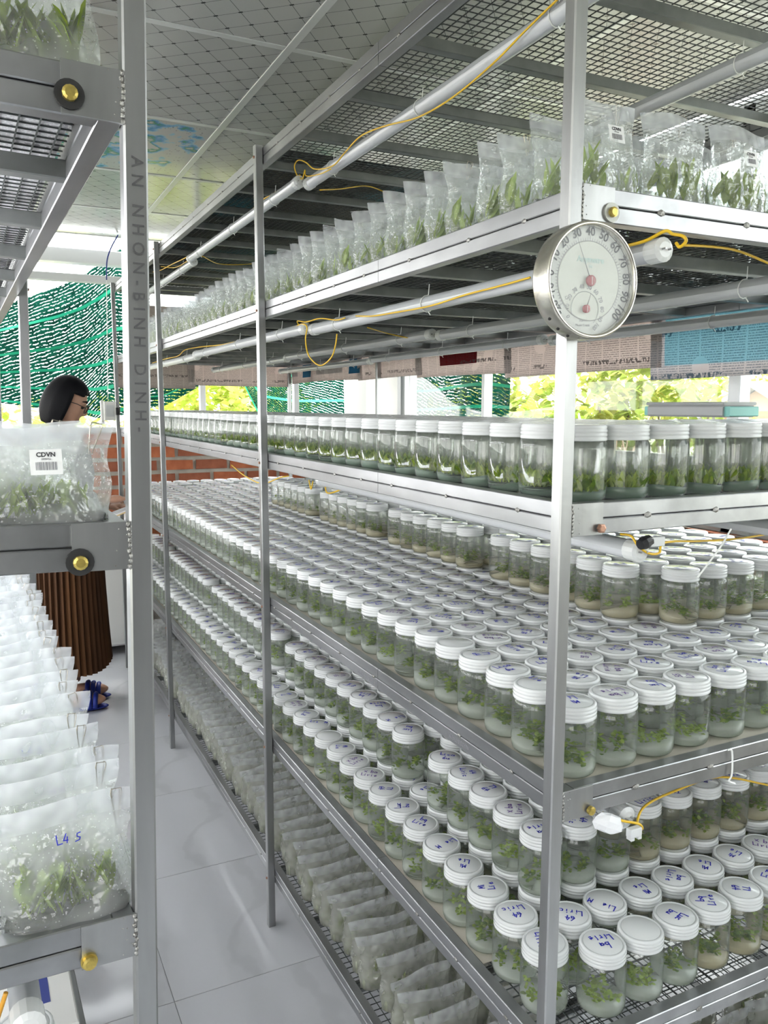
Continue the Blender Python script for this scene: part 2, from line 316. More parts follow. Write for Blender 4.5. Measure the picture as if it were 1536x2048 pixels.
# ------------------------------------------------------------------ mesh helpers
class MB:
    def __init__(s): s.v = []; s.f = []; s.m = []; s.uv = None
    def add(s, vs, fs, m=0):
        o = len(s.v); s.v += [tuple(p) for p in vs]; s.f += [tuple(i+o for i in q) for q in fs]; s.m += [m]*len(fs); return s
    def box(s, a, b, m=0):
        x0, y0, z0 = a; x1, y1, z1 = b
        return s.add([(x0, y0, z0), (x1, y0, z0), (x1, y1, z0), (x0, y1, z0), (x0, y0, z1), (x1, y0, z1), (x1, y1, z1), (x0, y1, z1)],
                     [(3, 2, 1, 0), (4, 5, 6, 7), (0, 1, 5, 4), (1, 2, 6, 5), (2, 3, 7, 6), (3, 0, 4, 7)], m)
    def cbox(s, a, b, c=0.0015, m=0):
        # box with chamfered long edges (12 extra faces): stacked octagon section along the longest axis
        d = [b[i]-a[i] for i in range(3)]; L = max(range(3), key=lambda i: d[i]); u, w_ = [i for i in range(3) if i != L]
        if (u, w_) == (0, 2): u, w_ = 2, 0
        sec = [(a[u]+c, a[w_]), (b[u]-c, a[w_]), (b[u], a[w_]+c), (b[u], b[w_]-c), (b[u]-c, b[w_]), (a[u]+c, b[w_]), (a[u], b[w_]-c), (a[u], a[w_]+c)]
        vs = []
        for e in (a[L], b[L]):
            for p in sec:
                q = [0, 0, 0]; q[L] = e; q[u] = p[0]; q[w_] = p[1]; vs.append(q)
        fs = [(i, (i+1) % 8, (i+1) % 8+8, i+8) for i in range(8)] + [tuple(range(7, -1, -1)), tuple(range(8, 16))]
        return s.add(vs, fs, m)
    def lathe(s, prof, n=24, m=0, c=(0, 0, 0), ms=None):
        vs = []; fs = []
        mi = []
        rings = []
        for (r, z) in prof:
            if r < 1e-6: rings.append([len(vs)]); vs.append((c[0], c[1], c[2]+z))
            else:
                rings.append(list(range(len(vs), len(vs)+n)))
                vs += [(c[0]+r*math.cos(2*math.pi*k/n), c[1]+r*math.sin(2*math.pi*k/n), c[2]+z) for k in range(n)]
        for i in range(len(rings)-1):
            A, B = rings[i], rings[i+1]; mm = ms[i] if ms else m
            for k in range(n):
                k2 = (k+1) % n
                if len(A) == 1 and len(B) == 1: continue
                if len(A) == 1: fs.append((A[0], B[k2], B[k])) ; mi.append(mm)
                elif len(B) == 1: fs.append((A[k], A[k2], B[0])); mi.append(mm)
                else: fs.append((A[k], A[k2], B[k2], B[k])); mi.append(mm)
        o = len(s.v); s.v += vs; s.f += [tuple(i+o for i in q) for q in fs]; s.m += mi; return s
    def tube(s, pts, r, n=6, m=0, caps=True):
        pts = [Vector(p) for p in pts]; vs = []; N = len(pts); fs = []
        rr = r if isinstance(r, (list, tuple)) else [r]*N
        t0 = (pts[1]-pts[0]).normalized(); ref = Vector((0, 0, 1)) if abs(t0.z) < 0.9 else Vector((1, 0, 0))
        a = t0.cross(ref).normalized()
        for i, p in enumerate(pts):
            t = (pts[min(i+1, N-1)]-pts[max(i-1, 0)]); t = t.normalized() if t.length > 1e-9 else t0
            a = (a - t*a.dot(t)); a = a.normalized() if a.length > 1e-6 else t.orthogonal().normalized(); b = t.cross(a)
            for k in range(n):
                an = 2*math.pi*k/n; vs.append(p + (a*math.cos(an)+b*math.sin(an))*rr[i])
        for i in range(N-1):
            for k in range(n): fs.append((i*n+k, i*n+(k+1) % n, (i+1)*n+(k+1) % n, (i+1)*n+k))
        if caps: fs += [tuple(range(n-1, -1, -1)), tuple(range((N-1)*n, N*n))]
        return s.add(vs, fs, m)
    def blob(s, c, r, n=8, m=0, seed=0):
        rnd = random.Random(seed); r = r if isinstance(r, (list, tuple)) else (r, r, r)
        vs = [(c[0], c[1], c[2]-r[2])]; fs = []; k_ = n//2
        for i in range(1, k_):
            ph = math.pi*i/k_
            for j in range(n):
                a = 2*math.pi*j/n; q = 1+rnd.uniform(-.12, .12) if seed else 1
                vs.append((c[0]+r[0]*math.sin(ph)*math.cos(a)*q, c[1]+r[1]*math.sin(ph)*math.sin(a)*q, c[2]-r[2]*math.cos(ph)*q))
        vs.append((c[0], c[1], c[2]+r[2])); last = len(vs)-1
        for j in range(n): fs.append((0, 1+(j+1) % n, 1+j)); fs.append((last, 1+(k_-2)*n+j, 1+(k_-2)*n+(j+1) % n))
        for i in range(k_-2):
            for j in range(n): fs.append((1+i*n+j, 1+i*n+(j+1) % n, 1+(i+1)*n+(j+1) % n, 1+(i+1)*n+j))
        return s.add(vs, fs, m)
    def leaf(s, base, d, L, W, m=0, curl=0.3):
        d = Vector(d).normalized(); side = d.cross(Vector((0, 0, 1)))
        if side.length < 0.05: side = Vector((1, 0, 0)).cross(d)
        side.normalize(); nrm = side.cross(d); b = Vector(base)
        p = lambda t, u: b + d*(L*t) + side*(W*u) - nrm*(curl*L*t*t)
        return s.add([p(0, 0), p(.35, -.5), p(.35, .5), p(.75, -.42), p(.75, .42), p(1, 0)], [(0, 1, 2), (1, 3, 4, 2), (3, 5, 4)], m)
    def mesh(s, name, mats, smooth=False):
        me = bpy.data.meshes.new(name); me.from_pydata(s.v, [], s.f)
        for m in (mats if isinstance(mats, (list, tuple)) else [mats]): me.materials.append(MAT[m])
        if len(me.materials) > 1: me.polygons.foreach_set('material_index', s.m)
        if smooth: me.polygons.foreach_set('use_smooth', [True]*len(me.polygons))
        me.update(); return me
    def build(s, name, mats, parent=None, smooth=False, **kw):
        return obj(name, s.mesh(name, mats, smooth), parent, **kw)

def obj(name, me, parent=None, loc=None, rot=None, **kw):
    o = bpy.data.objects.new(name, me); C.objects.link(o)
    if parent: o.parent = parent
    if loc: o.location = loc
    if rot: o.rotation_euler = rot
    tag(o, **kw); return o
def tag(o, label=None, cat=None, group=None, kind=None):
    if label: o['label'] = label
    if cat: o['category'] = cat
    if group: o['group'] = group
    if kind: o['kind'] = kind
    return o
def thing(name, label, cat, loc=(0, 0, 0), rz=0, group=None):
    o = bpy.data.objects.new(name, None); C.objects.link(o); o.location = loc; o.rotation_euler = (0, 0, rz); o.empty_display_size = 0.02
    return tag(o, label, cat, group)
_TX = {}
def text_mesh(s, size, mat, bold=0.0, spacing=1.0, shear=0.0):
    k = (s, size, mat, bold, shear)
    if k in _TX: return _TX[k]
    cu = bpy.data.curves.new('lettering', 'FONT'); cu.body = s; cu.size = size; cu.align_x = 'CENTER'; cu.align_y = 'CENTER'; cu.offset = bold; cu.space_character = spacing; cu.shear = shear; cu.resolution_u = 3; cu.extrude = 0.0001
    o = bpy.data.objects.new('lettering', cu); C.objects.link(o)
    dg = bpy.context.evaluated_depsgraph_get(); me = bpy.data.meshes.new_from_object(o.evaluated_get(dg)); bpy.data.objects.remove(o)
    me.materials.clear(); me.materials.append(MAT[mat]); _TX[k] = me; return me

ONES = ['', 'first', 'second', 'third', 'fourth', 'fifth', 'sixth', 'seventh', 'eighth', 'ninth', 'tenth', 'eleventh', 'twelfth', 'thirteenth', 'fourteenth', 'fifteenth', 'sixteenth', 'seventeenth', 'eighteenth', 'nineteenth']
TENS = {2: 'twent', 3: 'thirt', 4: 'fort', 5: 'fift', 6: 'sixt'}
def ordw(n):
    if n < 20: return ONES[n]
    t, o = divmod(n, 10)
    return TENS[t]+'ieth' if o == 0 else TENS[t]+'y-'+ONES[o]

# ------------------------------------------------------------------ the setting
XW, YF, ZC = 1.55, 4.35, 2.42        # right window wall, far wall, ceiling
XL, YB = -2.3, -2.4
st = dict(kind='structure')
fl = MB().box((XL, YB, -0.08), (XW, YF, -0.004)).build('floor', 'grout', label='white marble tiled floor of the culture room', **st)
TP = 0.553; tm = MB().box((-TP/2+.001, -TP/2+.001, -0.006), (TP/2-.001, TP/2-.001, 0)).mesh('floor_tile', 'floor_marble')
for i in range(-4, 3):
    for j in range(-7, 5):
        cx, cyy = -0.30+TP*(i+.5), 1.614+TP*(j+.5)
        if cx-TP/2 < XL-.3 or cx+TP/2 > XW+.3: continue
        obj('floor_tile', tm, fl, (cx, cyy, 0))
ce = MB().box((XL, YB, ZC+0.012), (XW, YF-.1, ZC+0.05)).build('ceiling', 'wall_paint', label='suspended ceiling of grey patterned panels above the racks', **st)
CP = 0.70; X0, Y0 = 0.155, 1.406
pm = MB().box((-CP/2, -CP/2, 0), (CP/2, CP/2, 0.012))
me1 = pm.mesh('ceiling_panel', 'ceiling_weave'); me2 = pm.mesh('ceiling_panel', 'ceiling_flower')
for i in range(-4, 2):
    for j in range(-6, 4):
        cx, cyy = X0+CP*(i+.5), Y0+CP*(j+.5)
        if cx-CP/2 > XW or cyy+CP/2 > YF: continue
        obj('ceiling_panel', me2 if (i, j) == (-1, 1) else me1, ce, (cx, cyy, ZC))
for i in range(-3, 3):
    x = X0+CP*i
    if x < XW: MB().cbox((x-.012, YB, ZC-.004), (x+.012, YF-.1, ZC), .001).build('ceiling_strip', 'alu_white', ce)
for j in range(-5, 5):
    y = Y0+CP*j
    if y < YF: MB().cbox((XL, y-.012, ZC-.003), (XW, y+.012, ZC), .001).build('ceiling_strip', 'alu_white', ce)

# far wall: brick parapet, beams, window frame
BH, BL, BG = 0.062, 0.20, 0.022
def brick_wall(parent, origin, ux, length, z0, z1, seed):
    rnd = random.Random(seed); vs = []
    bms = []
    for k in range(3):
        d = [rnd.uniform(-.003, .003) for _ in range(24)]
        m = MB().box((0, -.012, 0), (BL, .03, BH)); m.v = [(x+d[3*q], y+d[3*q+1]*.6, z+d[3*q+2]) for q, (x, y, z) in enumerate(m.v)]
        bms.append(m.mesh('brick', ['brick_red', 'brick_dark', 'brick_red'][k]))
    nz = int((z1-z0)/(BH+BG)); rot = math.atan2(ux[1], ux[0])
    for r in range(nz):
        z = z1-(r+1)*(BH+BG)+BG; off = (r % 2)*.11
        s_ = -off
        while s_ < length-.03:
            L = BL
            if s_ >= -0.02 and s_+L <= length+.02:
                obj('brick', rnd.choice(bms), parent, (origin[0]+ux[0]*s_, origin[1]+ux[1]*s_, z), (0, 0, rot))
            s_ += BL+.022
wf = MB().box((XL, YF, 0), (XW+.1, YF+.12, 1.30)).build('wall_far', 'mortar', label='low brick parapet wall behind the far end of the racks', **st)
brick_wall(wf, (-1.0, YF, 0), (1, 0), 2.5, 0.55, 1.29, 3)
MB().cbox((XL, YF-.04, 2.28), (XW, YF+.06, 2.36), .004).build('trim_1', 'alu_white', label='white aluminium beam under the far edge of the ceiling', **st)
MB().cbox((XL, YF+.02, 2.18), (XW, YF+.07, 2.225), .003).build('trim_2', 'alu_white', label='thin white aluminium rail below the far beam', **st)
wn = MB()
wn.cbox((XL, YF+.03, 1.29), (XW, YF+.07, 1.33), .002)
w1 = wn.build('window_1', 'alu_white', label='open aluminium window frame above the far brick wall', **st)
for x in (-1.1, 0.62, 1.25): MB().cbox((x-.018, YF+.03, 1.3), (x+.018, YF+.07, 2.3), .002).build('mullion', 'alu_white', w1)

# right wall: plastered base, brick sill, glazing
wr = MB().box((XW, YB, 0), (XW+.12, YF+.12, 0.86)).build('wall_right', 'plaster', label='cream plastered wall base under the long window', **st)
ws = MB().box((XW-.0, YB, 0.86), (XW+.12, YF, 1.04)).build('wall_right_sill', 'mortar', label='red brick sill courses under the long window', **st)
brick_wall(ws, (XW, YF, 0), (0, -1), 5.2, 0.86, 1.04, 5)
wg = thing('window_2', 'long aluminium framed window beside the rack with trees outside', None); wg['kind'] = 'structure'
MB().cbox((XW+.02, YB, 1.04), (XW+.07, YF, 1.075), .002).build('window_frame', 'alu_white', wg)
MB().cbox((XW+.02, YB, 2.34), (XW+.07, YF, 2.42), .002).build('window_frame', 'alu_white', wg)
for y, wd, mt in ((5.0, .02, 'alu_white'), (3.50, .022, 'alu_dark'), (3.40, .03, 'alu_white'), (2.6, .012, 'alu_white'), (1.10, .024, 'alu_white'), (-.2, .024, 'alu_white'), (-1.3, .024, 'alu_white')):
    if y < YF: MB().cbox((XW+.02, y-wd, 1.04), (XW+.07, y+wd, 2.4), .002).build('mullion', mt, wg)
for a, b2 in ((-2.4, -1.3), (-1.3, -.2), (-.2, 1.10), (1.10, 2.6), (2.6, 3.4)):
    MB().box((XW+.042, a+.02, 1.07), (XW+.046, b2-.02, 2.35)).build('pane', 'window_glass', wg)
MB().box((XW+.03, 3.52, 1.05), (XW+.06, 3.98, 2.4)).build('blind_panel', 'panel_white', wg)
MB().box((XW+.03, 3.98, 1.05), (XW+.06, 4.33, 2.4)).build('blind_panel', 'panel_grey', wg)
# walls behind the camera side
wl = MB()
wl.box((XL-.1, YB, 0), (XL, YF, .9)).box((XL-.1, YB, 2.25), (XL, YF, 2.45))
for y in (-2.4, -.9, .7, 2.3, 3.9): wl.box((XL-.1, y, .9), (XL, y+.12, 2.25))
wl.build('wall_left', 'wall_paint', label='white wall with window openings beyond the left rack', **st)
principled('wall_dark', (0.05, 0.05, 0.052), 0.8)  # near-black tone stands in for the dim space behind the camera
MB().box((XL, YB-.1, 0), (XW, YB, .8)).box((-1.15, YB-.1, .8), (XW, YB, 2.45)).build('wall_back', 'wall_dark', label='unseen wall behind the viewpoint, darkened and part open to shape the light', **st)  # unseen wall added to cut front light, left open at one side for fill

# ------------------------------------------------------------------ racks
ZT, ZBAG, ZA, ZB, ZCC, ZD = 2.081, 1.706, 1.316, 0.930, 0.535, 0.150    # rail seams, right rack
W1, YEND = 0.98, 3.78
PY = (0.0, 1.233, 2.573, YEND)
def floor_z(zs): return zs+0.016                                         # wire mesh level on a shelf
rk = thing('shelving_rack', 'long galvanised steel shelving rack holding jars and bags on the right', 'rack')
def wire_mesh(x0, x1, y0, y1, z, p=0.0185, py=0.0185):
    m = MB(); r = 0.0007
    n = int((x1-x0)/p)
    for i in range(n+1): x = x0+i*p; m.box((x-r, y0, z-.0008), (x+r, y1, z+.0008))
    k = int((y1-y0)/py)
    for i in range(k+1): y = y0+i*py; m.box((x0, y-r, z+.0008), (x1, y+r, z+.0024))
    return m
def rack(root, x_out, sgn, W, posts, levels, pieces, meshes, plate_w, bolts):
    """x grows inward from the outer post face by sgn; posts stand outside the rails."""
    X = lambda a: x_out+sgn*a
    def bx(m, a, b, c=.0012):
        x0, x1 = sorted((X(a[0]), X(b[0]))); return m.cbox((x0, a[1], a[2]), (x1, b[1], b[2]), c)
    top = levels[0]+0.024
    for side in (0, W-.02):
        for y in posts:
            bx(MB(), (side, y, 0), (side+.02, y+.02, top), .0018).build('post', 'steel', root)
    yl = posts[-1]+.02
    for li, z in enumerate(levels):
        for dz, nm in ((0.0006, 'upper_rail'), (-0.0206, 'lower_rail')):
            for xr in (.0205, W-.0405):
                for (a, b) in pieces:
                    bx(MB(), (xr, a, z+dz), (xr+.02, b, z+dz+.02)).build(nm, 'steel_rail', root)
            for (ya, yb) in ((.004, .024), (yl-.024, yl-.004)):
                bx(MB(), (.041, ya, z+dz), (W-.041, yb, z+dz+.02)).build(nm, 'steel_rail', root)
        # weld beads joining the two tubes
        wb = MB(); rnd = random.Random(li)
        y = .12
        while y < yl-.1:
            x = X(.0205); wb.blob((x, y, z), (.0018, .006, .0035), 6, 0, li*99+int(y*50)); y += rnd.uniform(.13, .2)
        x = .15
        while x < W-.1: wb.blob((X(x), .004, z), (.007, .002, .0045), 6, 0, 7+int(x*90)); x += rnd.uniform(.1, .16)
        wb.build('weld_beads', 'weld', root, True, kind='stuff')
        # cross tubes under the mesh
        y = posts[0]+.21
        while y < yl-.05:
            bx(MB(), (.0405, y, z-.0190), (W-.0405, y+.02, z+.0006)).build('cross_tube', 'cross_tube', root); y += .262
        if meshes[li]:
            x0, x1 = sorted((X(.041), X(W-.041)))
            wire_mesh(x0, x1, .025, yl-.025, z+.0120).build('wire_mesh', 'wire', root, kind='stuff')
        # bracket plate and bolt at the near posts
        for side in ((0, 1),):
            pl = bx(MB(), (.0201, .0005, z-.021), (.0201+plate_w, .0035, z+.0215), .0004).build('bracket_plate', 'steel', root)
            sw = MB(); rs = random.Random(li*7+3)
            for q in range(9): sw.blob((X(.0201)+rs.uniform(-.0012, .0012), .0004, z-.019+.0048*q), (.0022, .0012, .0028), 6, 0, li*31+q+1)
            for q in range(7): sw.blob((X(.0201+rs.uniform(-.004, .012)), .0004, z+rs.uniform(-.02, .02)), (.0008, .0006, .0008), 6, 0, q+1)
            sw.build('weld_seam', 'weld', pl, True, kind='stuff')
            bt = bolts[li]
            xb = X(.0201+plate_w-.006)
            if bt[1]: 
                g = MB(); g.lathe([(0, 0), (bt[1], 0), (bt[1], .003), (0, .003)], 20); g.v = [(xb+a, -b_-.0+.0004, z+bt[2]+c) for (a, c, b_) in g.v]
                g.build('washer', bt[3], pl)
            g = MB(); g.lathe([(0, 0), (.0062, 0), (.0062, .0045), (.0040, .0052), (0, .0052)], 6 if bt[0] != 'brass' else 12); g.v = [(xb+a, -b_-.0018, z+bt[2]+c) for (a, c, b_) in g.v]
            g.build('bolt', bt[0], pl)
        for y in posts[1:3]:
            b2 = MB().lathe([(0, 0), (.0035, 0), (.003, .003), (0, .0035)], 8); b2.v = [(X(0)-sgn*c, y+.010+a, z-.004+b_) for (a, b_, c) in b2.v]
            b2.build('bolt', 'copper_bolt', root)
PIECES = ((.004, .57), (.5712, 2.0), (2.0012, YEND+.02))
rack(rk, 0.0, 1, 1.0, PY, (ZT, ZBAG, ZA, ZB, ZCC, ZD), PIECES, (1, 1, 1, 1, 1, 1), .05,
     [('brass', 0, -.010, 'washer'), ('brass', .0118, -.009, 'washer'), ('copper_bolt', 0, -.012, 'washer'), ('brass', 0, -.012, 'washer'), ('brass', 0, -.012, 'washer'), ('brass', 0, -.012, 'washer')])
def lettering(s, size, mat, parent, loc, axis_x, axis_y, bold=0.0, name='lettering', **kw):
    me = text_mesh(s, size, mat, bold, **kw)
    ax, ay = Vector(axis_x).normalized(), Vector(axis_y).normalized(); az = ax.cross(ay)
    e = Matrix(((ax.x, ay.x, az.x), (ax.y, ay.y, az.y), (ax.z, ay.z, az.z))).to_euler()
    return obj(name, me, parent, loc, e)
# faint factory print along the rails of the right rack (upside down as it hangs)
for y, s_ in ((.27, 'A5000/75001'), (.62, 'A 2020-00-20MM'), (1.02, 'HAO00-1'), (1.75, 'A5000-2020MM')):
    lettering(s_, .013, 'ink_grey', rk, (.0203, y, ZB-.0105), (0, 1, 0), (0, 0, -1), name='rail_print')

LROT = R(1.7)
lrk = thing('shelving_rack', 'galvanised shelving rack on the left with printed corner post beside the aisle', 'rack', (-0.5447, -0.075, 0), LROT)
lrk.rotation_euler = (0, R(1.3), LROT)
LZ = (2.075, 1.714, 1.337, 0.966, 0.585, 0.19)
LY = (0.0, 1.22, 2.44)
rack(lrk, 0.0, -1, 1.0, LY, LZ, ((.004, 1.24), (1.2412, 2.46)), (1, 1, 1, 1, 1, 1), .048,
     [('brass', .0, -.010, 'rubber'), ('brass', .0118, -.006, 'rubber'), ('brass', .0118, -.012, 'rubber'), ('brass', .0075, -.012, 'brass'), ('brass', .0075, -.012, 'brass'), ('brass', 0, -.01, 'rubber')])
lettering('AN NHON-BINH DINH-', .0140, 'post_ink', lrk, (-.0095, -.0005, 1.553), (0, 0, -1), (1, 0, 0), .0001, 'post_print', spacing=1.70)

# ------------------------------------------------------------------ jars
GP = [(0, .0015), (.024, .0008), (.031, .0022), (.0353, .0065), (.0368, .013), (.037, .022), (.037, .070), (.0365, .0765), (.0345, .0815), (.0325, .0845), (.0322, .0900)]
glass_hi = MB().lathe(GP, 28).mesh('jar_glass', 'jar_glass', True)
def lid_prof(h=0.0):
    z0 = .0835; p = [(.0330, z0), (.0352, z0)]
    for k in range(3):
        z = z0+.0008+k*.0052
        p += [(.0356, z+.0006), (.0356, z+.0034), (.0346, z+.0042), (.0346, z+.0050)]
    p += [(.0350, .1010), (.0346, .1034), (.0334, .1048), (.0310, .1050), (.0303, .1042), (.0293, .1042), (.0286, .1048), (.0, .1047)]
    return p
lp = lid_prof(); ms = [0]*(len(lp)-1); ms[-4] = 1; ms[-3] = 1
ms = [0]*(len(lp)-1)
for i in range(len(lp)-1):
    if abs(lp[i][1]-.1042) < 1e-6 and abs(lp[i+1][1]-.1042) < 1e-6: ms[i] = 1
lid_hi = MB().lathe(lp, 32, ms=ms).mesh('jar_lid', ['lid_white', 'lid_ring'], False)
lid_hi.polygons.foreach_set('use_smooth', [True]*len(lid_hi.polygons))
def agar_mb(h, tilt=0.0, n=24, a0=0.0):
    m = MB().lathe([(0, .0025), (.0238, .0018), (.0305, .0032), (.0346, .0072), (.0360, .0135), (.0362, h), (.0, h-.0004)], n)
    m.v = [(x, y, z+(tilt*(x*math.cos(a0)+y*math.sin(a0)) if z > h-.001 else 0)) for (x, y, z) in m.v]
    return m
AG = {k: [agar_mb(h, t, 24, a).mesh('agar', mt, True) for (h, t, a) in ((.016, .12, 0), (.018, .05, 2), (.019, .20, 4))] for k, mt in (('cream', 'agar_cream'), ('milk', 'agar_milk'), ('green', 'agar_green'))}
def moss_mb(n, seed, z=.017):
    rnd = random.Random(seed); m = MB()
    for k in range(n):
        r = .033*math.sqrt(rnd.random()); a = rnd.uniform(0, 6.283); h = rnd.uniform(.010, .027)
        d = (rnd.uniform(-.6, .6), rnd.uniform(-.6, .6), 1)
        m.leaf((r*math.cos(a), r*math.sin(a), z-.002), d, h, h*.32, 0 if rnd.random() < .7 else 1, .1)
    return m
def clump_mb(n, seed, z=.017, leaves=(17, 25), spread=.021, size=(.0055, .0100)):
    rnd = random.Random(seed); m = MB()
    for k in range(n):
        a = 6.283*k/n+rnd.uniform(-.6, .6); r = spread*rnd.uniform(.45, 1.15); c = Vector((r*math.cos(a), r*math.sin(a), z))
        hh = rnd.uniform(.008, .022)
        for q in range(rnd.randint(*leaves)):
            b = c+Vector((rnd.uniform(-.006, .006), rnd.uniform(-.006, .006), hh*rnd.random()))
            L = rnd.uniform(*size); m.leaf(b, (rnd.uniform(-1, 1), rnd.uniform(-1, 1), rnd.uniform(-.1, 1.0)), L, L*.75, 0 if rnd.random() < .6 else 1, .4)
    return m
MOSS = [moss_mb(210, s).mesh('seedlings', ['leaf_mid', 'leaf_dark']) for s in range(4)]
CLUMP = [clump_mb(n, 20+i).mesh('plantlets', ['leaf_mid', 'leaf_light' if i % 3 == 0 else 'leaf_dark']) for i, n in enumerate((6, 5, 7, 4, 6, 5))]
# blue marker handwriting on the lids
STROKES = {
 'b': [[(0, 1), (0, 0), (.35, 0), (.45, .25), (.3, .45), (0, .35)]], 'a': [[(.45, .4), (.15, .45), (0, .2), (.15, 0), (.4, .1), (.45, .45), (.5, 0)]],
 'q': [[(.45, .4), (.15, .5), (0, .25), (.2, .05), (.45, .3), (.45, -.5)]], 'L': [[(0, 1), (.05, 0), (.5, .08)]], 'i': [[(.1, .45), (.12, 0)], [(.1, .65), (.12, .7)]],
 'r': [[(0, .45), (.05, 0)], [(.04, .3), (.25, .48)]], 'e': [[(0, .25), (.35, .3), (.25, .48), (.02, .3), (.15, 0), (.4, .08)]], 'c': [[(.35, .4), (.1, .42), (0, .15), (.2, 0), (.38, .08)]],
 'u': [[(0, .45), (.05, .05), (.25, .02), (.38, .45), (.42, 0)]], '4': [[(.3, .9), (0, .35), (.5, .35)], [(.38, .7), (.34, 0)]], '6': [[(.35, .9), (.05, .4), (.1, .02), (.4, .05), (.38, .38), (.06, .32)]],
 'T': [[(0, .9), (.5, .95)], [(.25, .92), (.2, 0)]], 'x': [[(0, .6), (.5, 0)], [(.5, .65), (.05, 0)]], 'M': [[(0, 0), (.05, .8), (.25, .3), (.45, .85), (.5, 0)]], 'S': [[(.4, .85), (.1, .8), (.1, .5), (.4, .4), (.35, .05), (0, .05)]], '5': [[(.4, .9), (.1, .9), (.05, .5), (.35, .5), (.4, .15), (0, .02)]], '1': [[(.1, .7), (.25, .9), (.2, 0)]]}
def scribble(lines, seed, s=.0125, t=.0018, z=.1052):
    rnd = random.Random(seed); m = MB()
    y = .005
    for word in lines:
        wd = .6*s*len(word); x = -wd/2
        for ch in word:
            if ch == ' ': x += .6*s; continue
            for st_ in STROKES[ch]:
                pts = [Vector((x+px*s+rnd.uniform(-.0006, .0006), y+py*s+rnd.uniform(-.0006, .0006), 0)) for px, py in st_]
                for p, q in zip(pts[:-1], pts[1:]):
                    d = (q-p)
                    if d.length < 1e-6: continue
                    n = Vector((-d.y, d.x, 0)).normalized()*t*.5; e = d.normalized()*t*.4
                    m.add([(*(p-n-e).xy, z), (*(q-n+e).xy, z), (*(q+n+e).xy, z), (*(p+n-e).xy, z)], [(0, 1, 2, 3)])
            x += .6*s
        y -= 1.35*s
    return m
WORDS = [['ba', 'Lirie'], ['bq', 'Lire'], ['64', 'Liric'], ['Luc', 'bu'], ['x ba', 'Lirie'], ['Lica', '6u'], ['Mi', 'Lie'], ['T1', '64'], ['Lie  M'], ['S5', 'Lir']]
SCR = [scribble(wd, i).mesh('writing', 'marker_blue' if i % 5 != 4 else 'marker_violet') for i, wd in enumerate(WORDS)]

jars = []   # (x, y, z, shelf, tier, i, j)
rj = random.Random(11)
PX, PYJ = .0762, .0787
def grid(shelf, z, tier, cond, nx=12, ny=47):
    for i in range(nx):
        for j in range(ny):
            x = .078+i*PX+rj.uniform(-.001, .001); y = .060+j*PYJ+(.042 if i == 0 and shelf == 'C' else 0)+.002*i+rj.uniform(-.0015, .0015)
            if y > YEND-.05: continue
            if cond(x, y, i, j): jars.append((x, y, z, shelf, tier, i, j))
JH = .1051
fa, fb, fc = floor_z(ZA)-.0015, floor_z(ZB)-.0015, floor_z(ZCC)-.0015
MESHTOP = .0152
fa, fb, fc = ZA+MESHTOP, ZB+MESHTOP, ZCC+MESHTOP
grid('A', fa, 1, lambda x, y, i, j: i <= 4 or j <= 3)
grid('B', fb, 1, lambda x, y, i, j: not (y > 2.9 and rj.random() < .06))
grid('B', fb+JH, 2, lambda x, y, i, j: i >= 5 and .25 < y < 2.45 and not (i == 5 and j % 7 == 3))
grid('C', fc, 1, lambda x, y, i, j: i <= 4 or j <= 7)
grid('C', fc+JH, 2, lambda x, y, i, j: ((i >= 1 and j >= 2) and (i <= 4 or j <= 6)) and not (i == 1 and j % 11 == 7))
SH = {'A': 'upper', 'B': 'middle', 'C': 'lower'}
def show_rank(t):
    x, y, z, sh, tier, i, j = t
    pr = cam_proj((x, y, z+.09))
    if not pr or not (-20 < pr[0] < 1560 and 0 < pr[1] < 2080): return 1e9
    if sh == 'A' and not (i == 0 or j == 0): return 1e9
    if sh == 'B' and tier == 2 and not (i == 5 or j <= 4): return 1e9
    if sh == 'B' and tier == 1 and i >= 6 and j >= 3: return 1e9
    if sh == 'C' and tier == 1 and not (i <= 1 or j <= 3): return 1e9
    if sh == 'C' and tier == 2 and not (i <= 2 or j <= 3): return 1e9
    return pr[2]
ranked = sorted(range(len(jars)), key=lambda k: show_rank(jars[k]))
near = [k for k in ranked if show_rank(jars[k]) < 1e8][:300]; nearset = set(near)
FEATURE = {'A': 'jar of dense green seedlings', 'B': 'white-lidded glass jar', 'C': 'white-lidded glass jar'}
for k in near:
    x, y, z, sh, tier, i, j = jars[k]; rnd = random.Random(k)
    if tier == 1: lab = '%s, %s row from aisle, %s from near end, %s shelf' % (FEATURE[sh], ordw(i+1), ordw(j+1), SH[sh])
    else: lab = 'glass jar stacked on lids, %s row from aisle, %s from near end, %s shelf' % (ordw(i+1), ordw(j+1), SH[sh])
    t = thing('culture_jar', lab, 'jar', (x, y, z), rnd.uniform(0, 6.28), 'culture jars on the %s jar shelf' % SH[sh])
    obj('glass_body', glass_hi, t)
    ld = obj('lid', lid_hi, t)
    kind = 'green' if sh == 'A' else ('cream' if (sh == 'B' and tier == 2) or (sh == 'C' and i >= 4) else 'milk')
    obj('agar', rnd.choice(AG[kind]), t)
    obj('seedlings' if sh == 'A' else 'plantlets', rnd.choice(MOSS if sh == 'A' else CLUMP), t)
    if sh != 'A' and rnd.random() < .93:
        o = obj('writing', rnd.choice(SCR), ld); o.rotation_euler = (0, 0, rnd.uniform(0, 6.28)); o.location = (rnd.uniform(-.003, .003), rnd.uniform(-.004, .004), 0)
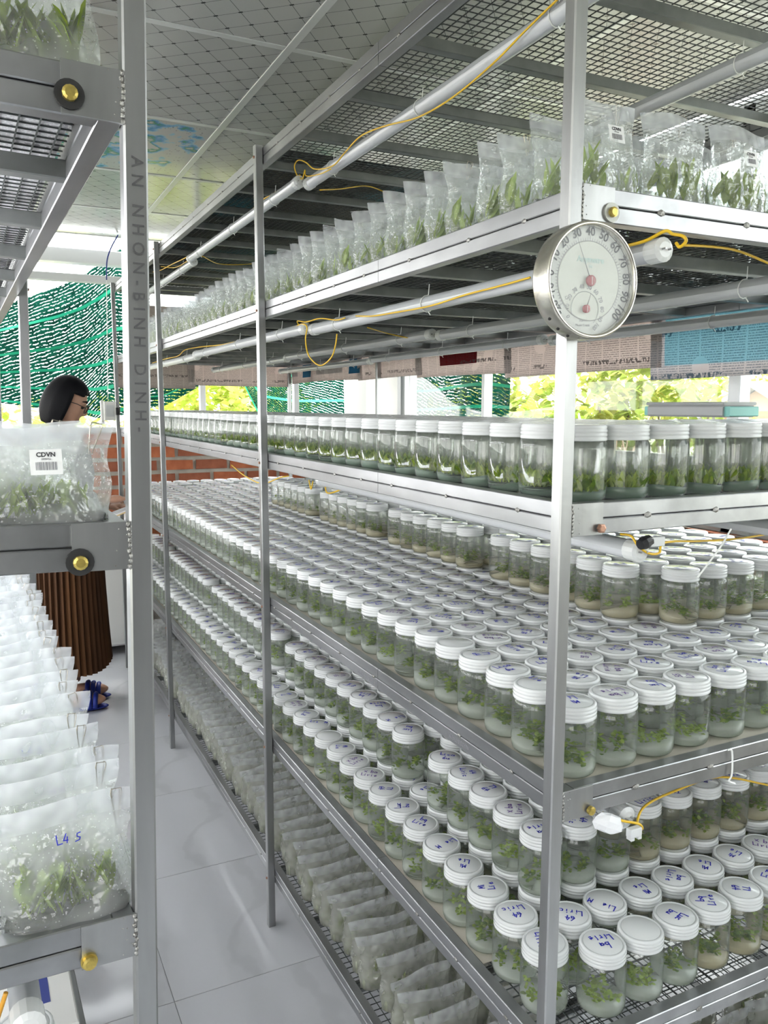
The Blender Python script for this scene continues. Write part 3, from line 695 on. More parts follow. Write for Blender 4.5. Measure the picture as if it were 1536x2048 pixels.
# the remaining jars, too many to pick apart: one object
gl_lo = MB().lathe([(0, .001), (.031, .0022), (.0366, .011), (.037, .03), (.037, .073), (.0345, .0815), (.0325, .088)], 16, 0)
ld_lo = MB().lathe([(.0330, .0835), (.0356, .0840), (.0356, .0870), (.0347, .0885), (.0356, .0900), (.0356, .0925), (.0347, .0940), (.0356, .0955), (.0350, .1015), (.0340, .1045), (.0305, .105), (.0298, .1042), (.0290, .1048), (0, .1047)], 16, 1)
mats_far = ['jar_glass_plain', 'lid_white', 'agar_green', 'agar_milk', 'agar_cream', 'leaf_dark', 'leaf_mid', 'marker_blue']
ag_lo = agar_mb(.017, .08, 14)
pl_lo = {'A': [moss_mb(36, 60+s) for s in range(3)], 'B': [clump_mb(4, 70+s, leaves=(5, 8), size=(.008, .013)) for s in range(3)]}
sc_lo = [scribble(wd, 40+i, .016, .0026) for i, wd in enumerate([['ba'], ['64'], ['Lie'], ['M x']])]
import numpy as np
def bulk(name, idx, label):
    V, F, M = [], [], []; off = 0
    for k in idx:
        x, y, z, sh, tier, i, j = jars[k]; rnd = random.Random(k); a = rnd.uniform(0, 6.28); ca, sa = math.cos(a), math.sin(a)
        ak = 2 if sh == 'A' else (4 if tier == 2 and sh == 'B' or (sh == 'C' and i >= 4) else 3)
        parts = [(gl_lo, 0), (ld_lo, 1), (ag_lo, ak), (rnd.choice(pl_lo['A' if sh == 'A' else 'B']), None)]
        if sh != 'A': parts.append((rnd.choice(sc_lo), 7))
        for m, mi in parts:
            arr = np.array(m.v); q = np.empty_like(arr)
            q[:, 0] = arr[:, 0]*ca-arr[:, 1]*sa+x; q[:, 1] = arr[:, 0]*sa+arr[:, 1]*ca+y; q[:, 2] = arr[:, 2]+z
            V.append(q); F += [tuple(v+off for v in f) for f in m.f]; M += ([mi]*len(m.f) if mi is not None else [5+v for v in m.m]); off += len(arr)
    me = bpy.data.meshes.new(name); me.from_pydata(np.concatenate(V).tolist(), [], F)
    for m in mats_far: me.materials.append(MAT[m])
    me.polygons.foreach_set('material_index', M); me.polygons.foreach_set('use_smooth', [True]*len(F)); me.update()
    return obj(name, me, None, label=label, cat='jars', kind='stuff')
bulk('culture_jar_mass', [k for k in range(len(jars)) if k not in nearset], 'mass of further lidded culture jars filling the rack behind the nearest ones')

# ------------------------------------------------------------------ bags
def bag_film(w, h, d, seed, lean=0.0):
    rnd = random.Random(seed); m = MB(); NU, NV = 14, 12
    ph = [rnd.uniform(0, 6.28) for _ in range(8)]
    def pt(u, v, s):
        # u across the width, v up, s side (-1 front, 1 back)
        e = 2*u-1
        wd = w*(.90+.10*v) - .010*w/.12*math.exp(-((v-.62)/.18)**2)*(1 if rnd else 0)
        x = e*wd*.5 + .002*math.sin(9*v+ph[0])*(abs(e)**3)
        th = d*.5*(max(0, 1-v)**.75)*(1-abs(e)**3.5)**.5 + .0007
        if v < .06: th *= .88
        wr = .0022*math.sin(14*u+7*v+ph[1])*math.sin(11*v+ph[2])+.0016*math.sin(23*u-13*v+ph[3]); wr *= (1-v)*(.3+min(1, v*4))
        y = s*(th+wr*(1 if s < 0 else .8)) + lean*h*v**1.6 + .0035*math.sin(5*u+ph[4])*v
        z = h*v + .0025*math.sin(6*u+ph[5])*v
        return (x, y, z)
    for s in (-1, 1):
        vs = [pt(i/NU, j/NV, s) for j in range(NV+1) for i in range(NU+1)]
        fs = [(j*(NU+1)+i, j*(NU+1)+i+1, (j+1)*(NU+1)+i+1, (j+1)*(NU+1)+i) for j in range(NV) for i in range(NU)]
        mats = 0; o = len(m.v); m.v += vs; m.f += [tuple(q+o for q in (f if s < 0 else f[::-1])) for f in fs]
        m.m += [1 if j >= NV-2 else 0 for j in range(NV) for i in range(NU)]
    o = len(m.v); m.v += [pt(i/NU, 0, -1) for i in range(NU+1)]+[pt(i/NU, 0, 1) for i in range(NU+1)]
    m.f += [(o+i, o+NU+1+i, o+NU+2+i, o+i+1) for i in range(NU)]; m.m += [0]*NU
    return m
def clip_mb():
    m = MB(); pts = [(-.0045, 0, .012), (.0045, 0, .012), (.0052, 0, .009), (.0012, 0, -.015), (-.0012, 0, -.0165), (-.0018, 0, -.013), (-.0050, 0, .008), (-.0042, 0, .0118)]
    f = [(x, -.0016, z) for x, y, z in pts]; m.tube(f, .00042, 4)
    m.tube([(-.0035, .0016, .0115), (-.0030, .0018, -.007), (.0030, .0018, -.007), (.0035, .0016, .0115)], .00042, 4); return m
CLIP = clip_mb().mesh('clip', 'clip_wire')
def bag_media(w, d, hh, mat, seed):
    rnd = random.Random(seed); m = MB(); n = 16
    vs = []
    for k in range(n):
        a = 6.283*k/n; e = 2/3.2; c, s = math.cos(a), math.sin(a)
        px = math.copysign(abs(c)**e, c)*w*.43; py = math.copysign(abs(s)**e, s)*d*.40
        vs.append((px, py, .001)); vs.append((px*1.0, py*.95, hh*rnd.uniform(.75, 1.15)))
    o = len(vs); vs += [(0, 0, .001), (0, 0, hh)]
    fs = []
    for k in range(n):
        q = (k+1) % n; fs += [(2*k, 2*q, 2*q+1, 2*k+1), (o, 2*q, 2*k), (o+1, 2*k+1, 2*q+1)]
    return m.add(vs, fs).mesh('media', mat, True)
def bag_plant(w, h, n, seed, L=(.03, .06), Wd=.22, mats=('leaf_mid', 'leaf_dark'), z0=.015, d=.012):
    rnd = random.Random(seed); m = MB()
    for k in range(n):
        x = rnd.uniform(-.34, .34)*w; ln = rnd.uniform(*L)
        zb = z0+rnd.random()*max(0, h*.62-ln)*.6
        m.leaf((x, rnd.uniform(-d, d)*.6, zb), (rnd.uniform(-.45, .45)-x*6, rnd.uniform(-.12, .12), 1.0), ln, ln*Wd*rnd.uniform(.7, 1.3), 0 if rnd.random() < .6 else 1, .12)
    return m.mesh('leaves', list(mats))
def bag_kind(tagname, w, h, d, fm, media, plants, nvar=4):
    return [dict(film=bag_film(w, h, d, 100+hash_(tagname)+i, (.05, -.06, .02, -.02, .07)[i % 5]).mesh('film', [fm, 'bag_fold'], True), media=bag_media(w, d, media[1], media[0], i), plant=plants(i), w=w, h=h, d=d) for i in range(nvar)]
def hash_(s): return sum(ord(c) for c in s)
K_TOP = bag_kind('top', .116, .128, .046, 'bag_film', ('media_black', .016), lambda i: bag_plant(.116, .128, 17, 300+i, (.025, .050), .34, ('leaf_light', 'leaf_mid')), 5)
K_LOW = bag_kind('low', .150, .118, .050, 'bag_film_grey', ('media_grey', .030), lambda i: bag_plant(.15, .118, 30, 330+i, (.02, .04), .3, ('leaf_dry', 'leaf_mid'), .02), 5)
K_LEFT = bag_kind('left', .128, .118, .042, 'bag_film_wet', ('media_black', .010), lambda i: bag_plant(.128, .118, 110, 360+i, (.018, .040), .38, ('leaf_mid', 'leaf_light'), .008, .017), 5)
K_EYE = bag_kind('eye', .132, .089, .042, 'bag_film_wet', ('media_black', .010), lambda i: bag_plant(.128, .075, 120, 390+i, (.013, .028), .40, ('leaf_mid', 'leaf_light'), .006, .017), 5)
STK = MB().box((-.013, -.0003, -.011), (.013, 0, .011)).mesh('sticker', 'sticker')
def barcode_mb():
    rnd = random.Random(4); m = MB(); x = -.0085
    while x < .0085:
        t = rnd.choice((.0004, .0007, .001)); m.box((x, -.0006, -.0070), (x+t, -.0004, .0)); x += t+rnd.choice((.0005, .0008))
    return m
BARC = barcode_mb().mesh('barcode', 'ink_grey')
def put_bag(kinds, v, loc, rz, label, group, parent=None, clips=((.25, 0),), sticker=None, flip=False, marker=None):
    kd = kinds[v % len(kinds)]
    t = thing('culture_bag', label, 'bag', loc, rz, group)
    if parent: t.parent = parent
    obj('film', kd['film'], t); obj('media', kd['media'], t); obj('leaves', kd['plant'], t)
    ln = (.05, -.06, .02, -.02, .07)[v % len(kinds) % 5]
    for cx, cr in clips:
        obj('clip', CLIP, t, (kd['w']*cx, ln*kd['h']*.9, kd['h']-.010), (ln*1.2, cr, 0))
    if sticker:
        sx_, sz_ = sticker; yy = -kd['d']*.5*((1-sz_/kd['h'])**.75)*.97-.003+ln*kd['h']*(sz_/kd['h'])**1.6
        s = obj('sticker', STK, t, (sx_, yy, sz_), (-.20, 0.0, 0))
        obj('barcode', BARC, s)
        lettering('CDVN', .0055, 'ink', s, (0, -.0006, .0062), (1, 0, 0), (0, 0, 1), .00015)
        lettering('0970456', .0022, 'ink_grey', s, (0, -.0006, .0024), (1, 0, 0), (0, 0, 1))
    if marker:
        s = obj('writing', marker, t, (kd['w']*.02, -kd['d']*.36+ln*kd['h']*.4, kd['h']*.66), (R(90)-.18, 0, 0))
    return t
rb = random.Random(5)
zt = ZBAG+MESHTOP
for c in range(7):
    for j in range(49):
        x = .096+c*.1205; y = .052+j*.0755
        if c >= 1 and j > (8 if c == 1 else 3): continue
        if y > YEND-.04: continue
        col = 'aisle-side column' if c == 0 else '%s column from aisle' % ordw(c+1)
        put_bag(K_TOP, rb.randint(0, 4), (x+rb.uniform(-.004, .004), y+rb.uniform(-.006, .006), zt), rb.uniform(-.10, .10),
                'clear plantlet bag on top shelf, %s, %s from the thermometer end' % (col, ordw(j+1)), 'plantlet bags on the top shelf', None,
                ((rb.uniform(-.1, .3), rb.uniform(-.2, .2)),), (.012, .086) if (c, j) in ((0, 0), (2, 0)) else None)
mb_ = MB(); bf = []
def bag_lo(w, h, d):
    m = MB(); n = 5
    for s_ in (-1, 1):
        vs = [((2*i/n-1)*w*.48, s_*d*.5*(1-j/3)**.75*(1-abs(2*i/n-1)**3.5)**.5, h*j/3) for j in range(4) for i in range(n+1)]
        m.add(vs, [(j*(n+1)+i, j*(n+1)+i+1, (j+1)*(n+1)+i+1, (j+1)*(n+1)+i) for j in range(3) for i in range(n)], 0)
    m.box((-w*.42, -d*.38, .001), (w*.42, d*.38, .016), 1); return m
bl_ = bag_lo(.116, .126, .046)
for c in range(1, 7):
    for j in range(49):
        x = .096+c*.1205; y = .052+j*.0755
        if j <= (8 if c == 1 else 3) or y > YEND-.04: continue
        o = len(mb_.v); mb_.v += [(a+x, b+y, q+zt) for a, b, q in bl_.v]; mb_.f += [tuple(k+o for k in f) for f in bl_.f]; mb_.m += bl_.m
mb_.build('culture_bag_mass', ['bag_film', 'media_black'], None, True, label='mass of further plantlet bags filling the top shelf behind the front ones', cat='bags', kind='stuff')
zd = ZD+MESHTOP
for c in range(6):
    for j in range(58):
        x = .118+c*.153; y = .06+j*.0638
        if y > YEND-.04 or (c == 1 and j > 45) or (c > 1 and j > 3): continue
        col = 'aisle-side column' if c == 0 else '%s column' % ordw(c+1)
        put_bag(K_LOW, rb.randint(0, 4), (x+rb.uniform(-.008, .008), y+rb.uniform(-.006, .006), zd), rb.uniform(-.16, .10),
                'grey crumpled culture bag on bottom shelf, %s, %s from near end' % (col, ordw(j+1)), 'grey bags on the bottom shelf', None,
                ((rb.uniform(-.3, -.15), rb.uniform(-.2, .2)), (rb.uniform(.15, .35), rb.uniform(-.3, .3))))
MK = [scribble(wd, 90+i, .009, .0010, .0004).mesh('writing', 'marker_blue' if i < 2 else 'marker_violet') for i, wd in enumerate([['L4 S'], ['6x'], ['Lre'], ['b5']])]
for c in range(3):
    for j in range(22):
        y = .030+j*.056
        x = -.082-c*.134
        put_bag(K_LEFT, rb.randint(0, 4), (x+rb.uniform(-.006, .010), y+rb.uniform(-.004, .004), LZ[3]+MESHTOP), rb.uniform(-.07, .07),
                'fogged bag on lower left shelf, %s column from aisle, %s from near end' % (ordw(c+1), ordw(j+1)), 'plantlet bags on the lower left shelf', None,
                ((.36, rb.uniform(-.3, .3)),), None, marker=MK[j % 4] if c == 0 and j % 2 == 0 else None)
for c in range(3):
    for j in range(3):
        put_bag(K_EYE, (j*2+c+1), (-.090-c*.134+(-.02 if j else 0), .034+j*.058, LZ[2]+MESHTOP), rb.uniform(-.04, .04),
                'fogged bag on left rack at eye level, %s column from aisle, %s from near end' % (ordw(c+1), ordw(j+1)), 'plantlet bags on the eye-level left shelf', None,
                ((.36, .25),), (.006, .058) if (c, j) == (0, 0) else None)
        put_bag(K_LEFT, (j+c), (-.092-c*.134, .036+j*.06, LZ[1]+MESHTOP), rb.uniform(-.04, .04),
                'fogged bag on top left shelf, %s column from aisle, %s from near end' % (ordw(c+1), ordw(j+1)), 'plantlet bags on the top left shelf', None)
# bags of the left rack stand in its turned frame
ML = Matrix.Translation(lrk.location) @ Matrix.Rotation(LROT, 4, 'Z') @ Matrix.Rotation(R(1.3), 4, 'Y')
for o in list(C.objects):
    if o.get('group', '').endswith(('lower left shelf', 'eye-level left shelf', 'top left shelf')) and o.parent is None:
        o.location = ML @ o.location; o.rotation_euler.z += LROT

# ------------------------------------------------------------------ points in the room from the sight lines of the survey
def ray(px, py): return fw + rt*((px-768)/FPX) - up*((py-1024)/FPX)
def at_x(px, py, X): d = ray(px, py); return Vector(CAM) + d*((X-CAM[0])/d.x)
def at_y(px, py, Y): d = ray(px, py); return Vector(CAM) + d*((Y-CAM[1])/d.y)
def at_z(px, py, Z): d = ray(px, py); return Vector(CAM) + d*((Z-CAM[2])/d.z)
def smooth(pts, k=6):
    P = [Vector(p) for p in pts]; P = [P[0]*2-P[1]]+P+[P[-1]*2-P[-2]]; out = []
    for i in range(1, len(P)-2):
        for q in range(k):
            t = q/k; a, b, c, d = P[i-1], P[i], P[i+1], P[i+2]
            out.append(0.5*((2*b)+(c-a)*t+(2*a-5*b+4*c-d)*t*t+(3*b-a-3*c+d)*t**3))
    return out+[P[-2]]
def cable(label, pts, r=.0016, mat='cable_yellow', k=6, cat='cable', name='power_cable'):
    return MB().tube(smooth(pts, k), r, 6).build(name, mat, None, True, label=label, cat=cat, group='cables on the racks')

# ------------------------------------------------------------------ fluorescent tubes
def tube_light(label, x, y0, y1, z, lit=False, dx=0.0, rr=.0135, ties=True, M=None):
    t = thing('light_tube', label, 'lamp', (x, y0, z), 0, 'fluorescent tubes under the shelves')
    L = y1-y0; n = 16
    def half(a0, a1, r, ya, yb):
        m = MB(); vs = []; k = 9
        for yy in (ya, yb):
            for i in range(k+1):
                a = a0+(a1-a0)*i/k; vs.append((r*math.cos(a)+dx*yy/L, yy, r*math.sin(a)))
        m.add(vs, [(i, i+1, k+2+i, k+1+i) for i in range(k)]); return m
    half(math.pi, 2*math.pi, rr, .02, L-.02).build('diffuser', 'tube_lit' if lit else 'tube_white', t, True)
    half(0, math.pi, rr*1.02, .02, L-.02).build('housing', 'tube_lit' if lit else 'tube_grey', t, True)
    for ya, yb in ((0, .024), (L-.024, L)):
        m = MB().lathe([(0, ya), (rr*.7, ya), (rr*1.12, ya+.003), (rr*1.12, yb-.001), (rr*.7, yb), (0, yb)], n); m.v = [(a+dx*(ya/L), c, b) for (a, b, c) in m.v]; m.f = [q[::-1] for q in m.f]
        cp = m.build('end_cap', 'cap_plastic', t)
        e = ya-.006 if ya == 0 else yb
        for sx_ in (-.005, .005): MB().tube([(sx_+dx*ya/L, e, 0), (sx_+dx*ya/L, e+.006, 0)], .0012, 6).build('pin', 'steel', cp)
    if ties:
        for yy in (L*.16, L*.5, L*.86):
            xx = dx*yy/L
            m = MB().tube([(xx+rr*1.12*math.cos(a*.5236), yy+.0006*a, rr*1.12*math.sin(a*.5236)) for a in range(13)], .0010, 4)
            m.tube([(xx, yy, rr*1.1), (xx+.003, yy+.002, rr+.022)], .0009, 4); m.tube([(xx, yy, -rr*1.1), (xx+.003, yy-.003, -rr-.008)], .0009, 4)
            m.build('cable_tie', 'cable_tie', t)
    if M: t.location = M @ t.location; t.rotation_euler.z += LROT
    return t
WH = ('nearest the aisle', 'in the middle', 'nearest the window')
for r_, x in enumerate((.11, .475, .85)):
    for s_, (a, b) in enumerate(((-.012, 1.155), (1.16, 2.35), (2.37, 3.56))):
        tube_light('white tube under the topmost shelf, %s, %s from the near end' % (WH[r_], ordw(s_+1)), x-(.02 if s_ % 2 else 0), a, b, 2.004+(.006 if s_ % 2 else 0))
    for s_, (a, b) in enumerate(((-.045, 1.135), (1.15, 2.34), (2.36, 3.54))):
        tube_light('white tube under the bag shelf, %s, %s from the near end' % (WH[r_], ordw(s_+1)), x+.002-(.012 if s_ % 2 else 0), a, b, 1.650+(.004 if s_ % 2 else 0))
for nm, zz, a in (('upper', ZA-.052, .012), ('middle', ZB-.052, .016)):
    for r_, x in enumerate((.15, .50, .85)):
        tube_light('white tube slung under the %s jar shelf, %s' % (nm, WH[r_]), x, a, 1.19, zz, ties=False)
for r_, x in enumerate((-.20, -.62)):
    for nm, zz in (('top', LZ[1]-.062), ('eye-level', LZ[2]-.062)):
        tube_light('lit white tube under the %s shelf of left rack, %s' % (nm, ('nearer the aisle', 'farther from the aisle')[r_]), x, .08, 1.27, zz, True, ties=False, M=ML)
        tube_light('lit white tube under the %s shelf of left rack, far end, %s' % (nm, ('nearer the aisle', 'farther from the aisle')[r_]), x, 1.29, 2.42, zz, True, ties=False, M=ML)
tube_light('tube with grey taped end under lower left shelf beside orange wire', -.115, -.010, 1.18, LZ[3]-.055, ties=False, M=ML)

# ------------------------------------------------------------------ cables
TX = .11
def tx(px, py): return at_x(px, py, TX-.019)
cable('yellow cable clipped along the tube under the topmost shelf', [(.10, -.10, 2.06), tx(1122, -5)+Vector((0, 0, .002)), tx(1050, 62), tx(985, 128), tx(905, 195), tx(835, 235), tx(770, 252), tx(722, 272), tx(690, 305), tx(665, 332), tx(630, 338), tx(612, 325), tx(597, 320), tx(589, 332), tx(594, 350), tx(604, 358)])
cable('short yellow lead between two tube ends below the topmost shelf', [tx(606, 357), tx(610, 340), tx(613, 352), tx(640, 348), tx(662, 338)], .0014)
cable('yellow cable along the far tube under the topmost shelf', [tx(600, 350), tx(548, 387), tx(525, 400), tx(495, 428), tx(460, 455), tx(430, 475), tx(395, 500), tx(372, 515), tx(345, 528), tx(322, 540), tx(300, 545)], .0018)
cable('second yellow lead twisted beside the far topmost tube', [tx(470, 455), tx(430, 482), tx(400, 505), tx(375, 522), tx(350, 535), tx(322, 533)], .0015)
cable('yellow cable sagging across under the topmost shelf', [at_x(404, 512, .12), at_x(440, 528, .3), at_x(500, 528, .45), at_x(540, 520, .6)], .0016)
cable('yellow cable crossing to the middle tube under the topmost shelf', [tx(640, 380), at_x(680, 378, .2), at_x(730, 372, .35), at_x(760, 380, .44), at_x(790, 395, .47)], .0016)
cable('yellow cable along the aisle-side tube under the bag shelf', [tx(1060, 555), tx(1000, 572), tx(930, 590), tx(860, 612), tx(790, 625), tx(745, 632), tx(712, 632)], .0017)
cable('yellow cable looping down below the bag shelf tube joint', [tx(594, 652), tx(606, 648), tx(614, 655), tx(611, 680), tx(618, 712), tx(640, 731), tx(662, 716), tx(671, 690), tx(674, 668)], .0018)
cable('yellow lead coiled over the tube joint under the bag shelf', [tx(600, 655), tx(595, 642), tx(612, 644), tx(640, 637), tx(672, 640), tx(690, 636)], .0016)
cable('yellow cable along the far aisle-side tube under the bag shelf', [tx(590, 654), tx(560, 663), tx(530, 672), tx(500, 678), tx(470, 684), tx(440, 690), tx(400, 694), tx(370, 700), tx(356, 712), tx(330, 718), tx(305, 726)], .0018)
cable('yellow cable hanging to the middle tube under the bag shelf', [at_x(735, 655, .3), at_x(780, 668, .42), at_x(830, 677, .46), at_x(880, 672, .48)], .0016)
cable('orange lead looped at the near tube end under the bag shelf', [at_x(1240, 495, .09), at_x(1290, 482, .095), at_x(1330, 462, .10), at_x(1345, 468, .105), at_x(1365, 472, .11), at_x(1372, 482, .112), at_x(1360, 494, .112), at_x(1352, 486, .112)], .0021)
cable('yellow cable running right below the near rail of bag shelf', [at_y(1365, 490, .03), at_y(1430, 494, .04), at_y(1480, 503, .05), at_y(1545, 530, .06)], .0019)
cable('yellow lead at the tube end below the upper jar shelf', [at_y(1240, 1068, .03), at_y(1262, 1072, .02), at_y(1275, 1090, .012), at_y(1296, 1106, .008), at_y(1318, 1106, .008), at_y(1330, 1085, .012), at_y(1400, 1082, .06), at_y(1470, 1078, .1), at_y(1550, 1066, .14)], .0017)
cable('yellow cable bowed below the middle jar shelf by white connector', [at_y(1205, 1625, .02), at_y(1240, 1640, .01), at_y(1278, 1648, .004), at_y(1284, 1658, .004), at_y(1274, 1648, .006), at_y(1290, 1612, .03), at_y(1350, 1582, .06), at_y(1440, 1554, .1), at_y(1545, 1572, .15)], .0019)
cable('yellow cable dangling below the upper jar shelf by the brick wall', [at_x(463, 930, .11), at_x(490, 952, .11), at_x(525, 967, .12), at_x(560, 955, .14), at_x(578, 952, .16)], .0018)
cable('short yellow cable loop under the upper jar shelf rail', [at_x(618, 960, .15), at_x(622, 978, .15), at_x(626, 962, .15)], .002)
cable('second yellow cable loop under the upper jar shelf rail', [at_x(650, 968, .15), at_x(655, 986, .15), at_x(680, 980, .16), at_x(690, 972, .17)], .002)
cable('blue and white cord hanging from the ceiling at the far end', [at_y(236, 470, 4.1), at_y(222, 496, 4.1), at_y(214, 522, 4.1), at_y(213, 560, 4.1)], .004, 'cable_blue')
cable('thin white cord hanging straight down at the far end', [at_y(213, 560, 4.1), at_y(214, 640, 4.1), at_y(216, 800, 4.1)], .0022, 'cable_tie')
cable('orange wire hanging at the lower left tube end', [at_y(12, 1985, -.06), at_y(4, 2010, -.06), at_y(-6, 2040, -.06)], .0022, 'cable_orange')
cable('orange wire looped over the white lid at lower left', [at_y(34, 2042, -.07), at_y(50, 2046, -.075), at_y(70, 2036, -.08), at_y(78, 2026, -.075), at_y(72, 2050, -.07)], .0026, 'cable_orange')
t = thing('wire_connector', 'white terminal connector with black tape below the upper jar shelf', 'connector', at_y(1290, 1085, .006))
MB().lathe([(0, -.010), (.007, -.010), (.009, -.002), (.008, .009), (0, .010)], 10).build('tape_wrap', 'black_tape', t, rot=(.3, 1.3, .4))
MB().cbox((.006, -.006, -.006), (.030, .004, .007), .001).build('terminal_block', 'cap_plastic', t)
t = thing('wire_connector', 'white terminal connector hanging below the middle jar shelf rail', 'connector', at_y(1268, 1663, 0))
MB().cbox((-.010, -.005, -.007), (.010, .005, .006), .001).build('terminal_block', 'cap_plastic', t)
MB().box((-.010, -.006, -.010), (-.004, .004, -.006)).build('prong', 'cap_plastic', t); MB().box((.003, -.006, -.010), (.009, .004, -.006)).build('prong', 'cap_plastic', t)
m = MB().blob((0, 0, 0), (.030, .010, .014), 10, 0, 5); m.build('paper_wrap', 'paper', t, False, loc=(-.038, .012, .016), rot=(0, .45, 0))
for lab, p in (('white cable tie tail hanging off the upper jar shelf rail', [at_y(1462, 1058, .0), at_y(1440, 1095, -.005), at_y(1395, 1155, -.01)]), ('white cable tie looped over the middle jar shelf rail', [at_y(1455, 1500, .0), at_y(1464, 1503, -.002), at_y(1464, 1548, -.002), at_y(1458, 1562, -.002), at_y(1470, 1568, -.004)])):
    MB().tube(smooth(p, 4), .0016, 4).build('cable_tie', 'cable_tie', None, label=lab, cat='cable tie')

# ------------------------------------------------------------------ thermometer
TH = thing('thermometer', 'round steel dial thermometer and hygrometer fixed on the corner post', 'thermometer', (.0135, -.0005, 1.6085)); TH.rotation_euler = (R(90), 0, 0)
MB().lathe([(0, .0), (.062, .0), (.0675, .003), (.0685, .006), (.0685, .030), (.0672, .0325), (.0650, .0330), (.0632, .0315), (.0628, .024)], 72).build('case', 'nickel', TH, True)
MB().lathe([(.0, .0225), (.0630, .0225)], 72).build('dial', 'dial_outer', TH)
MB().lathe([(.0, .0236), (.0455, .0236), (.0462, .0226)], 72).build('inner_dial', 'dial_inner', TH)
MB().lathe([(.0462, .02262), (.0462, .0229), (.0468, .0229), (.0468, .02262)], 72).build('scale_ring', 'ink_grey', TH)
tk = MB()
for k in range(0, 121, 2):
    v = -20+k; a = R((v-40)*2.1); lo, hi = (.0468, .0525) if v % 10 == 0 else (.0468, .0498)
    s_, c_ = math.sin(a), math.cos(a); w_ = .00035
    tk.add([(lo*s_-w_*c_, lo*c_+w_*s_, .0231), (lo*s_+w_*c_, lo*c_-w_*s_, .0231), (hi*s_+w_*c_, hi*c_-w_*s_, .0231), (hi*s_-w_*c_, hi*c_+w_*s_, .0231)], [(0, 1, 2, 3)])
tk.build('tick_marks', 'ink_grey', TH, kind='stuff')
def dial_text(s_, size, a, r, c=(0, 0), mat='ink', z=.0233, bold=.0002):
    o = obj('numeral', text_mesh(s_, size, mat, bold), TH, (c[0]+r*math.sin(a), c[1]+r*math.cos(a), z), (0, 0, -a)); return o
for v in range(-20, 101, 10): dial_text(str(abs(v)) if v >= 0 else '-%d' % -v, .0140, R((v-40)*2.1), .0568)
SC = (-.0055, -.033)
for v in range(0, 101, 10): dial_text(str(v), .0072, R(-112+v*2.5), .0262, SC, 'ink_grey', .0240, .0001)
ar = MB()
pts = [(SC[0]+.0205*math.sin(R(-112+k*5)), SC[1]+.0205*math.cos(R(-112+k*5)), .0241) for k in range(51)]
ar.tube(pts, .0005, 4); ar.build('humidity_arc', 'dial_mark', TH)
obj('dial_print', text_mesh('Anymetre', .0100, 'faint_teal', .0002), TH, (.001, .0245, .0240)); obj('dial_print', text_mesh('TH', .004, 'faint_teal', .0001), TH, (.001, .0165, .0240))
obj('dial_print', text_mesh('Rel H', .0042, 'ink_grey'), TH, (-.008, -.0465, .0240)); obj('dial_print', text_mesh('Model TH600', .0038, 'ink_grey'), TH, (-.008, -.0520, .0240)); obj('dial_print', text_mesh('C', .006, 'ink_grey'), TH, (-.0335, -.0215, .0240))
def needle(a, L, c, r_hub, z):
    s_, c_ = math.sin(a), math.cos(a); m = MB(); w_ = .0006
    m.add([(c[0]-w_*c_, c[1]+w_*s_, z), (c[0]+w_*c_, c[1]-w_*s_, z), (c[0]+L*s_+w_*.4*c_, c[1]+L*c_-w_*.4*s_, z), (c[0]+L*s_-w_*.4*c_, c[1]+L*c_+w_*.4*s_, z)], [(0, 1, 2, 3)])
    nd = m.build('needle', 'ink', TH)
    MB().lathe([(r_hub, 0), (r_hub, .003), (r_hub*.8, .0036), (0, .0038)], 24, 0, (c[0], c[1], z-.0012)).build('hub', 'hub_red', nd, True)
    MB().box((c[0]-.0003, c[1]-r_hub*.7, z+.0025), (c[0]+.0003, c[1]+r_hub*.7, z+.0027)).build('hub_slot', 'dial_outer', nd)
needle(R(-24.5), .0480, (0, 0), .0064, .0266); needle(R(20), .0195, SC, .0048, .0264)
MB().lathe([(0, .0305), (.0632, .0302)], 48).build('crystal', 'crystal', TH, True)
for a in (200, 214, 228, 242):
    s_, c_ = math.sin(R(a)), math.cos(R(a))
    if a != 242: MB().blob((.0686*s_, .0686*c_, .016), (.002, .002, .0022), 8).build('vent_hole', 'rubber', TH)

# ------------------------------------------------------------------ newspapers, printed sheet, tape things on the rack
def news(label, mat, a, b, zb, ztp, seed, axis='y', fixed=0.0, wav=.004):
    rnd = random.Random(seed); m = MB(); n = 24; k = 6; ph = rnd.uniform(0, 6); vs = []; uv = []
    for s_ in (0, .0006):
        for j in range(k+1):
            for i in range(n+1):
                q = a+(b-a)*i/n; z = zb+(ztp-zb)*j/k+.004*math.sin(q*3+ph)*(1-j/k); off = wav*math.sin(q*9+ph+j*.4)*(1-j/k)*1.5+s_+fixed
                vs.append((off, q, z) if axis == 'y' else (q, off, z)); uv.append((q-a, z-zb))
    o = (n+1)*(k+1); fs = []
    for j in range(k):
        for i in range(n):
            p = j*(n+1)+i; fs += [(p, p+1, p+n+2, p+n+1), (o+p, o+p+n+1, o+p+n+2, o+p+1)]
    for i in range(n): fs += [(i, o+i, o+i+1, i+1)]
    m.add(vs, fs); me = m.mesh('newspaper_sheet', mat, True)
    l = me.uv_layers.new(name='UVMap')
    for lp_ in me.loops: l.data[lp_.index].uv = uv[lp_.vertex_index]
    return obj('newspaper_sheet', me, None, label=label, cat='newspaper', group='newspaper sheets hung behind the bag shelf')
XN = 1.006
news('newspaper sheet with blue panel hanging behind the bag shelf at right', 'news_blue', -.20, .90, 1.533, 1.72, 1, 'y', XN+.004)
news('pale newspaper sheet with headline behind the thermometer', 'news_plain', .86, 1.60, 1.562, 1.72, 2, 'y', XN)
news('newspaper sheet with dark red photo behind the bag shelf', 'news_photo', 1.56, 2.25, 1.575, 1.72, 3, 'y', XN+.004)
news('newspaper sheet with small columns left of the red photo one', 'news_plain', 2.20, 2.85, 1.585, 1.72, 4, 'y', XN)
